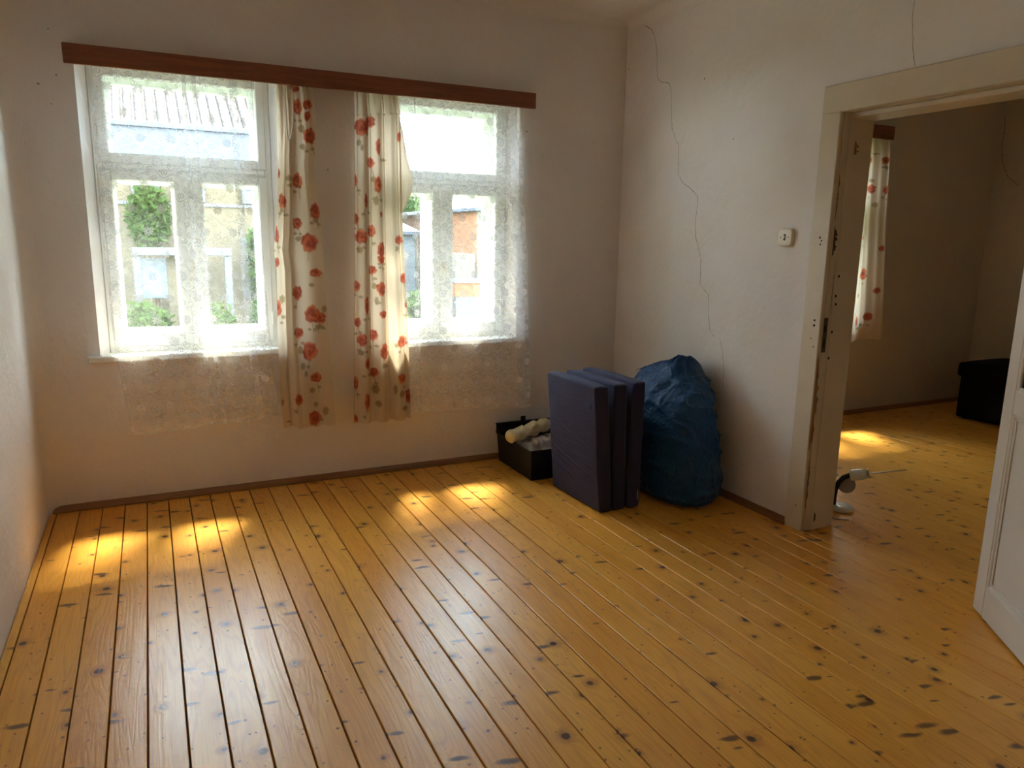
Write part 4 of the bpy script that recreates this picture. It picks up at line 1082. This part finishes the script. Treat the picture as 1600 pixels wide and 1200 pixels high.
mb.add([(-6.3, .3, 4.10), (4.9, .3, 4.10), (4.9, 4.2, 6.56), (-6.3, 4.2, 6.56), (4.9, 8.2, 4.10), (-6.3, 8.2, 4.10)], [(0, 1, 2, 3), (3, 2, 4, 5)])
o = mb.build('roof_tiles', M['tile'], h1, fix=False); o['kind'] = 'stuff'
MB().box(-6.0, 4.6, -.03, 0, 2.60, 2.66).build('ledge', M['white_out'], h1)
for cx in (-.9, .606, 1.36, 2.6, 3.7): house_window(h1, cx, 2.86, .50 if cx != 1.36 else .62, .36, 0)
house_window(h1, 2.75, 1.4, .9, 1.2, 0)
pr = tag(empty('porch', (0, 10.9, GZ)), 'white painted timber porch in front of the ochre house', 'porch')
MB().box(.30, 2.0, -.1, .48, 1.66, 1.80, .01).build('roof', M['white_out'], pr)
for xx in (.30, 1.86): MB().box(xx, xx+.13, -.06, .07, 0, 1.66, .008).build('post', M['white_out'], pr)
MB().box(.86, 1.06, .26, .44, 0, 1.66, .008).build('post', M['ochre'], pr)
MB().box(.43, .86, .40, .44, .85, 1.60).build('window', M['dark_pane'], pr)
# buildings and plants to the right
h2 = tag(empty('house', (7.95, 10, GZ)), 'orange rendered house with pale corner at the edge of the view', 'house')
MB().box(-1.20, 2.4, 0, 6, 0, 2.62).build('wall', M['orange'], h2)
MB().box(-1.22, -.72, -.03, 0, 0, 2.62).build('corner_pilaster', M['beige_out'], h2)
MB().box(-1.3, 2.5, -.12, 6.1, 2.62, 2.70, .01).build('roof', M['metal_roof'], h2)
house_window(h2, .8, 1.5, .9, 1.1, 0)
an = tag(empty('garden_annex', (6.13, 9.4, GZ)), 'low beige annex with an orange band beside the orange house', 'annex')
MB().box(-.10, .52, 0, 1.2, 0, .92).build('base_wall', M['white_out'], an)
MB().box(-.12, .53, -.02, 1.22, .92, 1.20).build('orange_band', M['orange'], an)
MB().box(-.14, .54, -.05, 1.24, 1.20, 1.28).build('dark_sill', M['dark_pane'], an)
MB().box(-.10, .30, 0, 1.2, 1.28, 1.76).build('upper_wall', M['beige_out'], an)
h3 = tag(empty('shed', (5.45, 13.2, GZ)), 'blue grey shed behind the bushes', 'shed')
MB().box(-.3, 1.0, 0, 2, 0, 2.15).build('wall', M['grey_wall'], h3)
mb = MB(); mb.add([(-.45, -.2, 2.13), (1.1, -.2, 2.13), (1.1, 2.2, 2.5), (-.45, 2.2, 2.5), (-.45, -.2, 2.21), (1.1, -.2, 2.21), (1.1, 2.2, 2.58), (-.45, 2.2, 2.58)], [(0, 1, 2, 3), (4, 7, 6, 5), (0, 4, 5, 1), (1, 5, 6, 2), (2, 6, 7, 3), (3, 7, 4, 0)]); mb.build('roof', M['metal_roof'], h3)
MB().box(.5, .85, -.03, .01, .1, 1.8).build('door', M['white_out'], h3)
bush('leafy_tree', (7.9, 19.0, GZ), (1.6, 1.2, 1.2), 5200, .11, M['leaf2'], 3, 'dark green tree between the shed and the orange house', 1.2, cat='tree')
bush('climbing_shrub', (.62, 11.62, GZ), (.36, .15, .62), 1500, .085, M['leaf'], 4, 'bright green shrub climbing the ochre house wall', 1.75)
bush('climbing_shrub', (2.75, 11.3, GZ), (.45, .35, .95), 1900, .085, M['leaf'], 5, 'tall bright green shrub beside the white porch', .55)
for i, (xx, yy, rx, rz, m_) in enumerate(((-.60, 9.9, .39, .55, 'leaf'), (.45, 9.9, .39, .42, 'leaf'), (1.50, 9.9, .39, .40, 'leaf'), (2.55, 9.9, .39, .48, 'leaf'))):
    bush('garden_bush', (xx, yy, GZ), (rx, .40, rz), 1500, .075, M[m_], 10+i,
         ['light green garden bush left of the porch post', 'light green garden bush in front of the porch post', 'light green garden bush in front of the porch', 'light green garden bush right of the porch'][i], .02, 'garden bushes before the ochre house')
for i, (xx, yy, rx, rz) in enumerate(((4.50, 9.2, .42, .70), (5.45, 9.6, .27, .55))):
    bush('garden_bush', (xx, yy, GZ), (rx, .5, rz), 1800, .075, M['leaf'], 20+i, ['round green bush in front of the grey shed', 'smaller green bush beside the beige annex'][i], .02)
